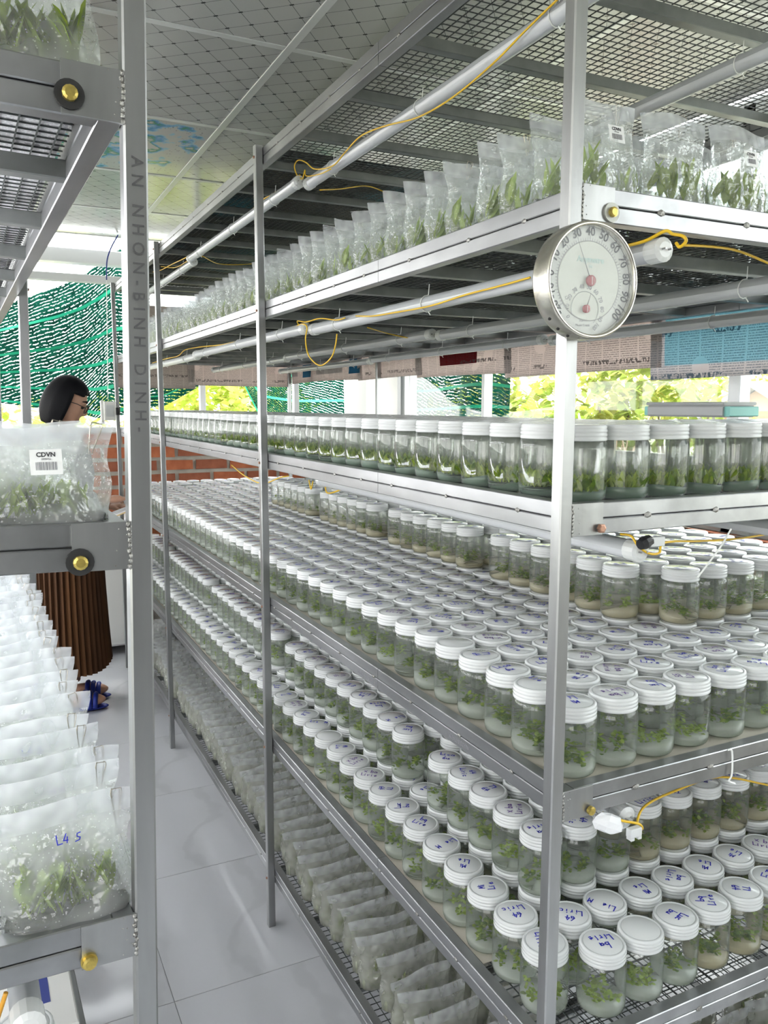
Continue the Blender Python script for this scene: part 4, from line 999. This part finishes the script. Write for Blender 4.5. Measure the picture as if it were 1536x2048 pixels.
news('newspaper sheet with boxed grey table behind the bag shelf', 'news_box', 2.80, 3.50, 1.590, 1.72, 5, 'y', XN+.004)
news('newspaper sheet with blue square near the far back corner', 'news_box', 3.45, 3.80, 1.590, 1.72, 6, 'y', XN)
news('newspaper sheet across the far end right of the rack post', 'news_plain', .40, 1.00, 1.575, 1.72, 7, 'x', YEND+.032)
news('dull newspaper sheet across the far end beside the aisle', 'news_dark', .0, .44, 1.552, 1.72, 8, 'x', YEND+.036)
news('newspaper with maroon picture at the far end above the bag shelf', 'news_dark', .10, .50, 1.735, 2.0, 9, 'x', YEND+.032)
for nm, zz, (ya, yb), mt in (('middle', fb, (.03, 3.72), 'liner'), ('lower', fc, (.22, 3.72), 'liner')):
    m = MB().add([(.045, ya, zz-.0006), (.95, ya, zz-.0006), (.95, yb, zz-.0006), (.045, yb, zz-.0006), (.045, ya, zz-.0002), (.95, ya, zz-.0002), (.95, yb, zz-.0002), (.045, yb, zz-.0002)], [(3, 2, 1, 0), (4, 5, 6, 7), (0, 1, 5, 4), (1, 2, 6, 5), (2, 3, 7, 6), (3, 0, 4, 7)])
    me = m.mesh('newspaper_sheet', mt); l = me.uv_layers.new(name='UVMap')
    for lp_ in me.loops: v_ = m.v[lp_.vertex_index]; l.data[lp_.index].uv = (v_[0], v_[1])
    obj('newspaper_sheet', me, None, label='newspaper liner lying under the jars on the %s jar shelf' % nm, cat='newspaper')
m = MB(); nx, ny = 14, 40; vs = []
for s_ in (0, .002):
    for j in range(ny+1):
        for i in range(nx+1):
            x = .045+.90*i/nx; y = 1.26+2.5*j/ny; vs.append((x, y, ZT+.0235+s_+.003*abs(math.sin(x*9+y*5))+.003*abs(math.sin(y*11))))
o_ = (nx+1)*(ny+1); fs = []
for j in range(ny):
    for i in range(nx):
        p = j*(nx+1)+i; fs += [(p, p+1, p+nx+2, p+nx+1), (o_+p, o_+p+nx+1, o_+p+nx+2, o_+p+1)]
m.add(vs, fs).build('printed_sheet', 'printed_sack', None, True, label='dark printed plastic sacks spread over the far part of topmost shelf', cat='sheet')
m = MB().add([(-.95, .03, LZ[1]+.0146), (-.045, .03, LZ[1]+.0146), (-.045, 2.4, LZ[1]+.0146), (-.95, 2.4, LZ[1]+.0146), (-.95, .03, LZ[1]+.0150), (-.045, .03, LZ[1]+.0150), (-.045, 2.4, LZ[1]+.0150), (-.95, 2.4, LZ[1]+.0150)], [(3, 2, 1, 0), (4, 5, 6, 7), (0, 1, 5, 4), (1, 2, 6, 5), (2, 3, 7, 6), (3, 0, 4, 7)])
me = m.mesh('newspaper_sheet', 'news_colour'); l = me.uv_layers.new(name='UVMap')
for lp_ in me.loops: v_ = m.v[lp_.vertex_index]; l.data[lp_.index].uv = (v_[0]+.95, v_[1])
o = obj('newspaper_sheet', me, None, label='colour-printed newspaper liner on the top left shelf under the bags', cat='newspaper'); o.matrix_world = ML
p0 = at_x(1316, 838, .86); p1 = at_x(1488, 838, .86)
t = thing('plastic_box', 'flat grey plastic box with teal ends lying on the upper jars', 'box', (.86, (p0.y+p1.y)/2, fa+JH+.0005))
L = abs(p0.y-p1.y)/2
MB().cbox((-.05, -L+.015, 0), (.05, L-.015, .026), .004).build('box_body', 'container_grey', t); MB().cbox((-.052, -L+.012, .026), (.052, L-.012, .034), .003).build('box_lid', 'container_grey', t)
for s_ in (-1, 1): MB().cbox((-.045, s_*L-(.015 if s_ > 0 else 0), .002), (.045, s_*L+(.015 if s_ < 0 else 0), .024), .002).build('end_clip', 'container_teal', t)
MB().lathe([(.0105, .86), (.0145, .86), (.0145, .90), (.0105, .90)], 12).build('tape_wrap', 'black_tape', rk, loc=(.010, YEND+.010, .55))
p = at_y(222, 822, 3.70)
t = thing('switch_box', 'white electrical timer box on the far end post', 'switch box', (p.x, 3.76, p.z-.05))
MB().cbox((-.03, -.02, 0), (.03, .015, .10), .003).build('housing', 'panel_white', t); MB().cbox((-.045, -.012, -.02), (-.028, .01, .105), .003).build('side_module', 'panel_white', t); MB().box((-.02, -.0215, .02), (.02, -.02, .08)).build('cover_plate', 'cap_plastic', t)

# ------------------------------------------------------------------ things low on the left rack
z4 = LZ[4]+MESHTOP
bx_ = thing('carton', 'flat white carton with blue printed panel on the low left shelf', 'box', (-.575, .245, z4+.002), R(1))
MB().cbox((-.19, 0, 0), (0, .26, .050), .002).build('carton_body', 'carton_white', bx_)
MB().box((-.060, .055, .0501), (-.030, .24, .0504)).build('printed_panel', 'carton_blue', bx_)
lettering('F', .03, 'paper', bx_, (-.046, .15, .0507), (0, 1, 0), (-1, 0, 0), .001)
MB().box((.0002, .005, .004), (.0016, .255, .046)).build('side_flap', 'panel_grey', bx_)
jt = thing('culture_jar', 'lone white-lidded jar numbered 16 on the low left shelf by carton', 'jar', (-.642, .195, z4), 0)
obj('glass_body', glass_hi, jt); ld = obj('lid', lid_hi, jt); obj('agar', AG['milk'][0], jt)
lettering('16', .024, 'marker_blue', ld, (.012, -.008, .1053), (.3, -1, 0), (1, .3, 0), .0006, 'writing')

# ------------------------------------------------------------------ person at the far end of the aisle
PP = thing('person', 'person with black bob hair and glasses in brown pleated skirt writing notes', 'person', (-.325, 3.30, 0), R(-12))
body = MB(); 
def limb(pts, rad): body.tube(smooth(pts, 5), [rad[0]+(rad[-1]-rad[0])*0 for _ in range(1)]*0 or interp(rad, 5), 12)
def interp(r, k):
    out = []
    for i in range(len(r)-1): out += [r[i]+(r[i+1]-r[i])*q/k for q in range(k)]
    return out+[r[-1]]
limb([(0, 0, .78), (0, 0, .90), (.01, 0, 1.02), (.01, 0, 1.14), (.005, 0, 1.26), (.01, 0, 1.33), (.025, 0, 1.40)], [.13, .125, .11, .125, .12, .055, .048])
body.blob((0, .10, 1.255), (.07, .08, .06), 14); body.blob((0, -.10, 1.255), (.07, .08, .06), 14)
for s_ in (-1, 1):
    limb([(0, s_*.075, .82), (.01, s_*.075, .46), (-.005, s_*.075, .10)], [.085, .056, .036])
    body.blob((.05, s_*.075, .048), (.115, .042, .036), 14)
wr = {}
for s_, (el, wri) in ((-1, ((.03, -.215, 1.05), (.205, -.125, 1.030))), (1, ((.02, .21, 1.02), (.20, .10, .97)))):
    limb([(0, s_*.165, 1.27), el, wri], [.048, .038, .026]); wr[s_] = Vector(wri)
    w_ = wr[s_]; f_ = Vector((1, -s_*.25, -.10)).normalized(); sd = Vector((0, 0, 1)).cross(f_).normalized()
    body.blob(w_+f_*.040, (.044, .032, .020), 12)
    for q, (off, L) in enumerate(((-.022, .052), (-.008, .062), (.007, .060), (.021, .048))):
        b = w_+f_*.068+sd*off; body.tube(smooth([b, b+f_*L*.45+Vector((0, 0, .006)), b+f_*L*.75-Vector((0, 0, .006)), b+f_*L*.9-Vector((0, 0, .022))], 3), .0075, 8)
    b = w_+f_*.03+sd*(s_*-.028); body.tube(smooth([b, b+f_*.03+sd*(s_*-.014)-Vector((0, 0, .008)), b+f_*.055-Vector((0, 0, .02))], 3), .0085, 8)
HM = Matrix.Translation((.040, 0, 1.475)) @ Matrix.Rotation(R(24), 4, 'Y')
def head(v): return tuple(HM @ Vector(v))
hd = MB(); hd.blob((0, 0, 0), (.086, .070, .108), 28); hd.blob((.030, 0, -.062), (.050, .048, .045), 16)
hd.blob((.086, 0, -.020), (.016, .011, .014), 10); hd.tube([(.080, 0, .018), (.092, 0, -.018)], [.006, .011], 8)
for s_ in (-1, 1): hd.blob((-.004, s_*.070, -.012), (.014, .007, .026), 10); hd.blob((.068, s_*.030, .022), (.016, .020, .006), 10)
hd.blob((.072, 0, -.060), (.010, .020, .009), 10)
body.add([head(v) for v in hd.v], hd.f)
bo = body.build('body', 'skin', PP, True)
rm = bo.modifiers.new('remesh', 'REMESH'); rm.mode = 'VOXEL'; rm.voxel_size = .0055; rm.use_smooth_shade = True
bo.modifiers.new('smooth', 'SMOOTH').iterations = 3
hr = MB(); N1, N2 = 40, 26
vs = []; keep = {}
for i in range(N2+1):
    ph = math.pi*i/N2*.80
    for j in range(N1):
        a = 2*math.pi*j/N1; rr = 1+.02*math.sin(a*9)+.012*math.sin(a*23)
        flare = 1+.12*max(0, (ph-1.3))
        vs.append((-.008+.102*math.sin(ph)*math.cos(a)*rr*(flare if math.cos(a) < .3 else 1), .090*math.sin(ph)*math.sin(a)*rr*flare, .010+.118*math.cos(ph)-(.035*max(0, ph-1.4))))
fs = []
for i in range(N2):
    for j in range(N1):
        a = 2*math.pi*(j+.5)/N1; ph = math.pi*(i+.5)/N2*.80
        if math.cos(a) > .30 and ph > .95+.25*abs(math.sin(a*1.0)): continue
        fs.append((i*N1+j, (i+1)*N1+j, (i+1)*N1+(j+1) % N1, i*N1+(j+1) % N1))
hr.add([head(v) for v in vs], fs)
ho = hr.build('hair', 'black_hair', PP, True); sd_ = ho.modifiers.new('solid', 'SOLIDIFY'); sd_.thickness = .014; sd_.offset = -1
gl = MB()
for s_ in (-1, 1):
    gl.tube([head((.096+.004*math.cos(k*.5236)*0-.006*abs(s_*.034+.026*math.sin(k*.5236))/.05, s_*.034+.026*math.sin(k*.5236), .004+.021*math.cos(k*.5236))) for k in range(13)], .0022, 6, caps=False)
    gl.tube([head((.088, s_*.058, .010)), head((.05, s_*.074, .014)), head((-.01, s_*.076, .008))], .002, 6)
gl.tube([head((.099, -.008, .008)), head((.101, 0, .012)), head((.099, .008, .008))], .002, 6)
gl.build('glasses', 'lens_dark', PP, True)
for s_ in (-1, 1):
    e = MB().blob((0, 0, 0), (.008, .014, .006), 12); e.v = [head((v[0]+.074, v[1]+s_*.032, v[2]+.004)) for v in e.v]; e.build('eye', 'eye_dark', PP, True)
    e = MB(); e.tube([head((.082, s_*.014, .032)), head((.079, s_*.032, .038)), head((.066, s_*.050, .032))], [.003, .0035, .002], 6); e.build('eyebrow', 'black_hair', PP)
l_ = MB().blob((0, 0, 0), (.006, .018, .006), 10); l_.v = [head((v[0]+.078, v[1], v[2]-.062)) for v in l_.v]; l_.build('lips', 'lips', PP, True)
# blouse
bl = MB(); n = 28
prof = [(.76, .150, .140), (.90, .140, .150), (1.02, .125, .150), (1.14, .140, .165), (1.24, .125, .190), (1.30, .09, .13), (1.335, .064, .066)]
vs = []
for z, rx, ry in prof: vs += [(.008+rx*math.cos(6.283*k/n), ry*math.sin(6.283*k/n), z) for k in range(n)]
bl.add(vs, [(i*n+k, i*n+(k+1) % n, (i+1)*n+(k+1) % n, (i+1)*n+k) for i in range(len(prof)-1) for k in range(n)])
for s_, el in ((-1, (.03, -.215, 1.02)), (1, (.02, .21, 1.02))):
    w_ = wr[s_]; p3 = Vector(el).lerp(w_, .75); bl.tube(smooth([(0, s_*.14, 1.27), (0.005, s_*.175, 1.24), el, p3], 5), interp([.06, .062, .050, .040], 5), 14, caps=False)
bl.build('blouse', 'blouse', PP, True)
sk = MB(); n = 132; rows = [(.985, .128, .132), (.90, .150, .155), (.78, .168, .182), (.60, .170, .190), (.40, .178, .200), (.215, .188, .212)]
vs = []
for q, (z, rx, ry) in enumerate(rows):
    for k in range(n):
        a = 6.283*k/n; pl_ = (k % 3) ; off = (0, .010, .016)[pl_]*min(1, q*.45)
        vs.append(((rx+off)*math.cos(a)-.01, (ry+off)*math.sin(a), z+(.012*math.sin(a*3+1) if q == 5 else 0)))
sk.add(vs, [(i*n+k, (i+1)*n+k, (i+1)*n+(k+1) % n, i*n+(k+1) % n) for i in range(len(rows)-1) for k in range(n)])
so = sk.build('pleated_skirt', 'skirt_brown', PP); so.modifiers.new('solid', 'SOLIDIFY').thickness = .003
for s_ in (-1, 1):
    sl = MB(); sl.blob((.045, s_*.075, .014), (.130, .050, .012), 18); sl.build('slipper_sole', 'slipper_blue', PP, True)
    sl = MB(); sl.tube([(.09, s_*.075+.052*math.cos(a*.3927), .022+.060*math.sin(a*.3927)) for a in range(9)], .012, 8); sl.tube([(.065, s_*.075+.052*math.cos(a*.3927), .022+.066*math.sin(a*.3927)) for a in range(9)], .012, 8); sl.tube([(.115, s_*.075+.050*math.cos(a*.3927), .022+.052*math.sin(a*.3927)) for a in range(9)], .012, 8)
    sl.build('slipper_strap', 'slipper_blue', PP, True)
PM = Matrix.Translation((-.325, 3.30, 0)) @ Matrix.Rotation(R(-12), 4, 'Z')
nb = thing('notebook', 'open white notebook held in the hands of the standing person', 'notebook', PM @ Vector((.27, -.06, .955)), R(-12))
MB().cbox((-.10, -.09, 0), (.10, .09, .006), .001).build('cover', 'pencil', nb, rot=(0, -.35, 0)); MB().box((-.095, -.085, .006), (.095, .085, .012)).build('pages', 'paper', nb, rot=(0, -.35, 0))
# white cabinet beyond
p = at_y(214, 1300, 4.0)
cb = thing('cabinet', 'white plastic cabinet against the far brick wall', 'cabinet', (p.x, 4.02, 0))
MB().cbox((-.52, 0, .06), (.24, .28, .79), .015).build('body', 'panel_white', cb); MB().cbox((-.53, -.01, .79), (.25, .29, .815), .008).build('top', 'alu_white', cb)
MB().cbox((-.135, -.008, .10), (.225, 0, .75), .004).build('door', 'panel_white', cb); MB().cbox((-.50, -.008, .10), (-.145, 0, .75), .004).build('door', 'panel_white', cb)
MB().cbox((.19, -.014, .32), (.205, -.006, .52), .002).build('handle', 'rubber', cb)
for x in (-.48, .2): MB().box((x-.015, .02, 0), (x+.015, .26, .06)).build('foot', 'alu_dark', cb)

# ------------------------------------------------------------------ outside: ground, nets, trees, hut
MB().box((-40, -40, -.45), (60, 60, -.35)).build('ground_outside', 'ground', None, label='sunlit grassy ground outside the building', kind='structure')
def net(label, fn, nu, nv, bands, bw=.02):
    vs = [fn(i/nu, j/nv) for j in range(nv+1) for i in range(nu+1)]
    m = MB().add(vs, [(j*(nu+1)+i, j*(nu+1)+i+1, (j+1)*(nu+1)+i+1, (j+1)*(nu+1)+i) for j in range(nv) for i in range(nu)])
    t = thing('shade_net', label, 'net')
    me = m.mesh('net_cloth', 'shade_net', True); uvl = me.uv_layers.new(name='UVMap')
    # metric UVs accumulated along the cloth
    U = {}; 
    for j in range(nv+1):
        for i in range(nu+1):
            k = j*(nu+1)+i
            u = 0 if i == 0 else U[k-1][0]+(Vector(vs[k])-Vector(vs[k-1])).length
            v = 0 if j == 0 else U[k-nu-1][1]+(Vector(vs[k])-Vector(vs[k-nu-1])).length
            U[k] = (u, v)
    for l in me.loops: uvl.data[l.index].uv = U[l.vertex_index]
    obj('net_cloth', me, t)
    for v in bands:
        top = [Vector(fn(i/nu, v)) for i in range(nu+1)]; bot = [Vector(fn(i/nu, min(1, v+bw))) for i in range(nu+1)]
        off = Vector((-.006, -.006, 0))
        mm = MB().add([p+off for p in top]+[p+off for p in bot]+[p+off*2 for p in top]+[p+off*2 for p in bot],
                      [(i, i+1, nu+2+i, nu+1+i) for i in range(nu)]+[(2*nu+2+i, 3*nu+3+i, 3*nu+4+i, 2*nu+3+i) for i in range(nu)])
        mm.build('selvedge_band', 'net_green', t, True)
    return t
def lerp_pts(P, u):
    s_ = u*(len(P)-1); i = min(int(s_), len(P)-2); f_ = s_-i; return P[i][0]+(P[i+1][0]-P[i][0])*f_, P[i][1]+(P[i+1][1]-P[i][1])*f_
TOP1 = [(-120, 640), (-60, 622), (0, 612), (60, 592), (120, 572), (170, 548), (205, 522), (235, 498), (262, 500), (300, 520)]
BOT1 = [(-120, 800), (-60, 800), (0, 806), (60, 814), (120, 822), (165, 828), (192, 836), (215, 838), (262, 826), (300, 818)]
def f1(u, v):
    a = lerp_pts(TOP1, u); b = lerp_pts(BOT1, u); sag = 10*math.sin(math.pi*v)*(1-u)
    Y = 4.75+.05*math.sin(u*11+v*2)+.03*math.sin(v*9+u*5)-.35*max(0, u-.72)*(1-.3*v)
    return tuple(at_y(a[0]+(b[0]-a[0])*v, a[1]+(b[1]-a[1])*v+sag, Y))
net('dark green shade net sagging outside the far end of the aisle', f1, 40, 26, (.22, .46, .64, .80, .955), .022)
def f2(u, v):
    a = lerp_pts([(285, 700), (340, 700), (400, 700), (470, 700)], u); b = lerp_pts([(285, 818), (330, 812), (390, 778), (470, 730)], u)
    return tuple(at_y(a[0]+(b[0]-a[0])*v, a[1]+(b[1]-a[1])*v, 4.70+.04*math.sin(u*9+v*4)))
net('dark green net corner outside behind the far newspaper', f2, 16, 14, (.8,))
def f3(u, v):
    a = lerp_pts([(480, 480), (540, 480), (600, 480), (680, 480)], u); b = lerp_pts([(488, 770), (520, 836), (590, 848), (690, 850)], u)
    return tuple(at_x(a[0]+(b[0]-a[0])*v, a[1]+(b[1]-a[1])*v+14*math.sin(u*3.1)*v*(1-v)*4*.5, 2.0+.06*math.sin(u*7+v*5)))
net('green net swag outside the window left of the white panel', f3, 22, 26, (.72, .86, .975), .014)
def f4(u, v):
    a = lerp_pts([(770, 480), (850, 480), (930, 480), (1030, 480)], u); b = lerp_pts([(770, 850), (860, 850), (940, 850), (1018, 850)], u)
    return tuple(at_x(a[0]+(b[0]-a[0])*v, a[1]+(b[1]-a[1])*v+12*math.sin(u*6)*math.sin(math.pi*v), 1.95+.05*math.sin(u*9+v*6)))
n4 = net('green net hanging outside the window right of the white panel', f4, 24, 26, (.79, .90), .016)
for u in (0, .5, 1):
    a = Vector(f4(u, 0)); MB().tube([a, (XW+.068, a.y, 2.37)], .004, 6).build('hanging_cord', 'net_green', n4)
def bush(label, c, rx, ry, rz, n, mats, seed, cat='tree', name='tree'):
    rnd = random.Random(seed); t = thing(name, label, cat, (c[0], c[1], -.36), 0, 'trees and bushes outside')
    m = MB()
    lobes = [(rnd.uniform(-.6, .6)*rx, rnd.uniform(-.6, .6)*ry, c[2]+.36+rnd.uniform(-.45, .55)*rz, rnd.uniform(.35, .6)) for _ in range(9)]
    for k in range(n):
        lx, ly, lz, lr = rnd.choice(lobes); a, b = rnd.uniform(0, 6.283), math.acos(rnd.uniform(-1, 1)); q = lr*rnd.uniform(.6, 1.0)
        p = (lx+rx*q*math.sin(b)*math.cos(a), ly+ry*q*math.sin(b)*math.sin(a), max(.05, lz+rz*q*math.cos(b)))
        L = rnd.uniform(.10, .20); m.leaf(p, (rnd.uniform(-1, 1), rnd.uniform(-1, 1), rnd.uniform(-.6, 1)), L, L*.6, 0 if rnd.random() < .6 else 1)
    m.build('foliage', list(mats), t)
    tr = MB(); tr.tube([(0, 0, 0), (.05, .02, c[2]*.6), (.1, -.05, c[2]+.36)], [.07, .05, .02], 7)
    for q in range(6):
        a = rnd.uniform(0, 6.28); tr.tube([(.05, 0, c[2]*.4), (.5*rx*math.cos(a), .5*ry*math.sin(a), c[2]+.3+rnd.uniform(-.2, .3)*rz)], [.03, .01], 5)
    tr.build('trunk', 'bark', t, True); return t
def place(px, dist):
    d = ray(px, 811); d.z = 0; d.normalize(); return Vector(CAM)+d*dist
for i, (px, dist, z, r_, h, mats, lb) in enumerate((
    (1060, 9, .9, .7, .75, ('grass_green', 'tree_green'), 'bright green low bush outside left of the corner post'), (1110, 14, 1.2, 1.3, 1.1, ('tree_green', 'tree_yellow'), 'hazy green tree far outside left of the corner post'),
    (1180, 10, 1.5, .9, 1.0, ('tree_yellow', 'tree_green'), 'yellow-green tree outside just right of the corner post'), (1265, 13, 1.6, 1.0, 1.1, ('tree_yellow', 'tree_green'), 'yellowing tree outside below the headline newspaper'),
    (1345, 10, 1.4, .9, 1.0, ('tree_green', 'tree_yellow'), 'leafy green tree outside above the grey plastic box'), (1405, 15, 1.6, 1.0, 1.1, ('tree_yellow', 'tree_green'), 'yellow-green tree outside left of the right mullion'),
    (1475, 27, 1.1, 1.6, 1.6, ('tree_green', 'tree_yellow'), 'green tree outside behind the peach hut'), (420, 10, 1.0, .9, 1.1, ('grass_green', 'tree_yellow'), 'sunlit green bush seen beyond the far window'),
    (490, 12, 1.4, 1.0, 1.2, ('tree_yellow', 'tree_green'), 'yellow-green tree seen beyond the far window corner'), (560, 11, 1.2, .9, 1.1, ('tree_green', 'grass_green'), 'green tree outside behind the net swag'),
    (340, 12, 1.0, 1.0, 1.0, ('tree_yellow', 'grass_green'), 'bush outside behind the far end newspapers'), (215, 15, .7, 1.3, .9, ('tree_yellow', 'grass_green'), 'yellow-green bush outside below the dark shade net'), (60, 11, .8, 1.1, .9, ('tree_yellow', 'tree_green'), 'bushy tree outside behind the person'),
    (950, 10, 1.1, .9, 1.0, ('tree_green', 'tree_yellow'), 'tree outside behind the hanging green net'), (1560, 19, 1.4, 1.4, 1.4, ('tree_green', 'tree_yellow'), 'tree outside at the right edge of view'))):
    p = place(px, dist); bush(lb, (p.x, p.y, z), r_, r_, h, 900, mats, 500+i)
# dry branches
db = MB(); rnd = random.Random(8); p = place(1255, 7)
for k in range(26):
    a = Vector((p.x+rnd.uniform(-.3, .3), p.y+rnd.uniform(-.3, .3), .5)); b = a+Vector((rnd.uniform(-.5, .5), rnd.uniform(-.5, .5), rnd.uniform(.55, .95))); db.tube([a, a.lerp(b, .5)+Vector((rnd.uniform(-.06, .06), 0, .03)), b], [.012, .009, .005], 5)
db.tube([(p.x, p.y, -.35), (p.x, p.y, .55)], [.07, .05], 6)
db.build('dry_shrub', 'hut_wall', None, label='bare twiggy shrub outside below the headline newspaper', cat='shrub')
a = at_x(1437, 828, 8.0); ap = at_x(1520, 776, 8.0)
hw = abs(a.y-ap.y); cyh = ap.y
t = thing('hut', 'peach walled hut with grey gable roof outside at right', 'building', (8.0, cyh, -.36))
zr = ap.z+.36; ze = a.z+.36
m = MB().add([(0, -hw, 0), (0, hw, 0), (0, hw, ze), (0, 0, zr), (0, -hw, ze), (3, -hw, 0), (3, hw, 0), (3, hw, ze), (3, 0, zr), (3, -hw, ze)], [(0, 4, 3, 2, 1), (5, 6, 7, 8, 9), (0, 5, 9, 4), (1, 2, 7, 6)]); m.build('wall', 'hut_wall', t)
for s_ in (-1, 1):
    m = MB(); o1 = .06
    m.add([(-.2, 0, zr+.02), (-.2, s_*(hw+.2), ze+.02-.2*(zr-ze)/hw), (3.2, s_*(hw+.2), ze+.02-.2*(zr-ze)/hw), (3.2, 0, zr+.02), (-.2, 0, zr+.02+o1), (-.2, s_*(hw+.2), ze+.02+o1-.2*(zr-ze)/hw), (3.2, s_*(hw+.2), ze+.02+o1-.2*(zr-ze)/hw), (3.2, 0, zr+.02+o1)],
          [(0, 1, 2, 3), (4, 7, 6, 5), (0, 4, 5, 1), (2, 6, 7, 3), (1, 5, 6, 2)]); m.build('roof', 'hut_roof', t)
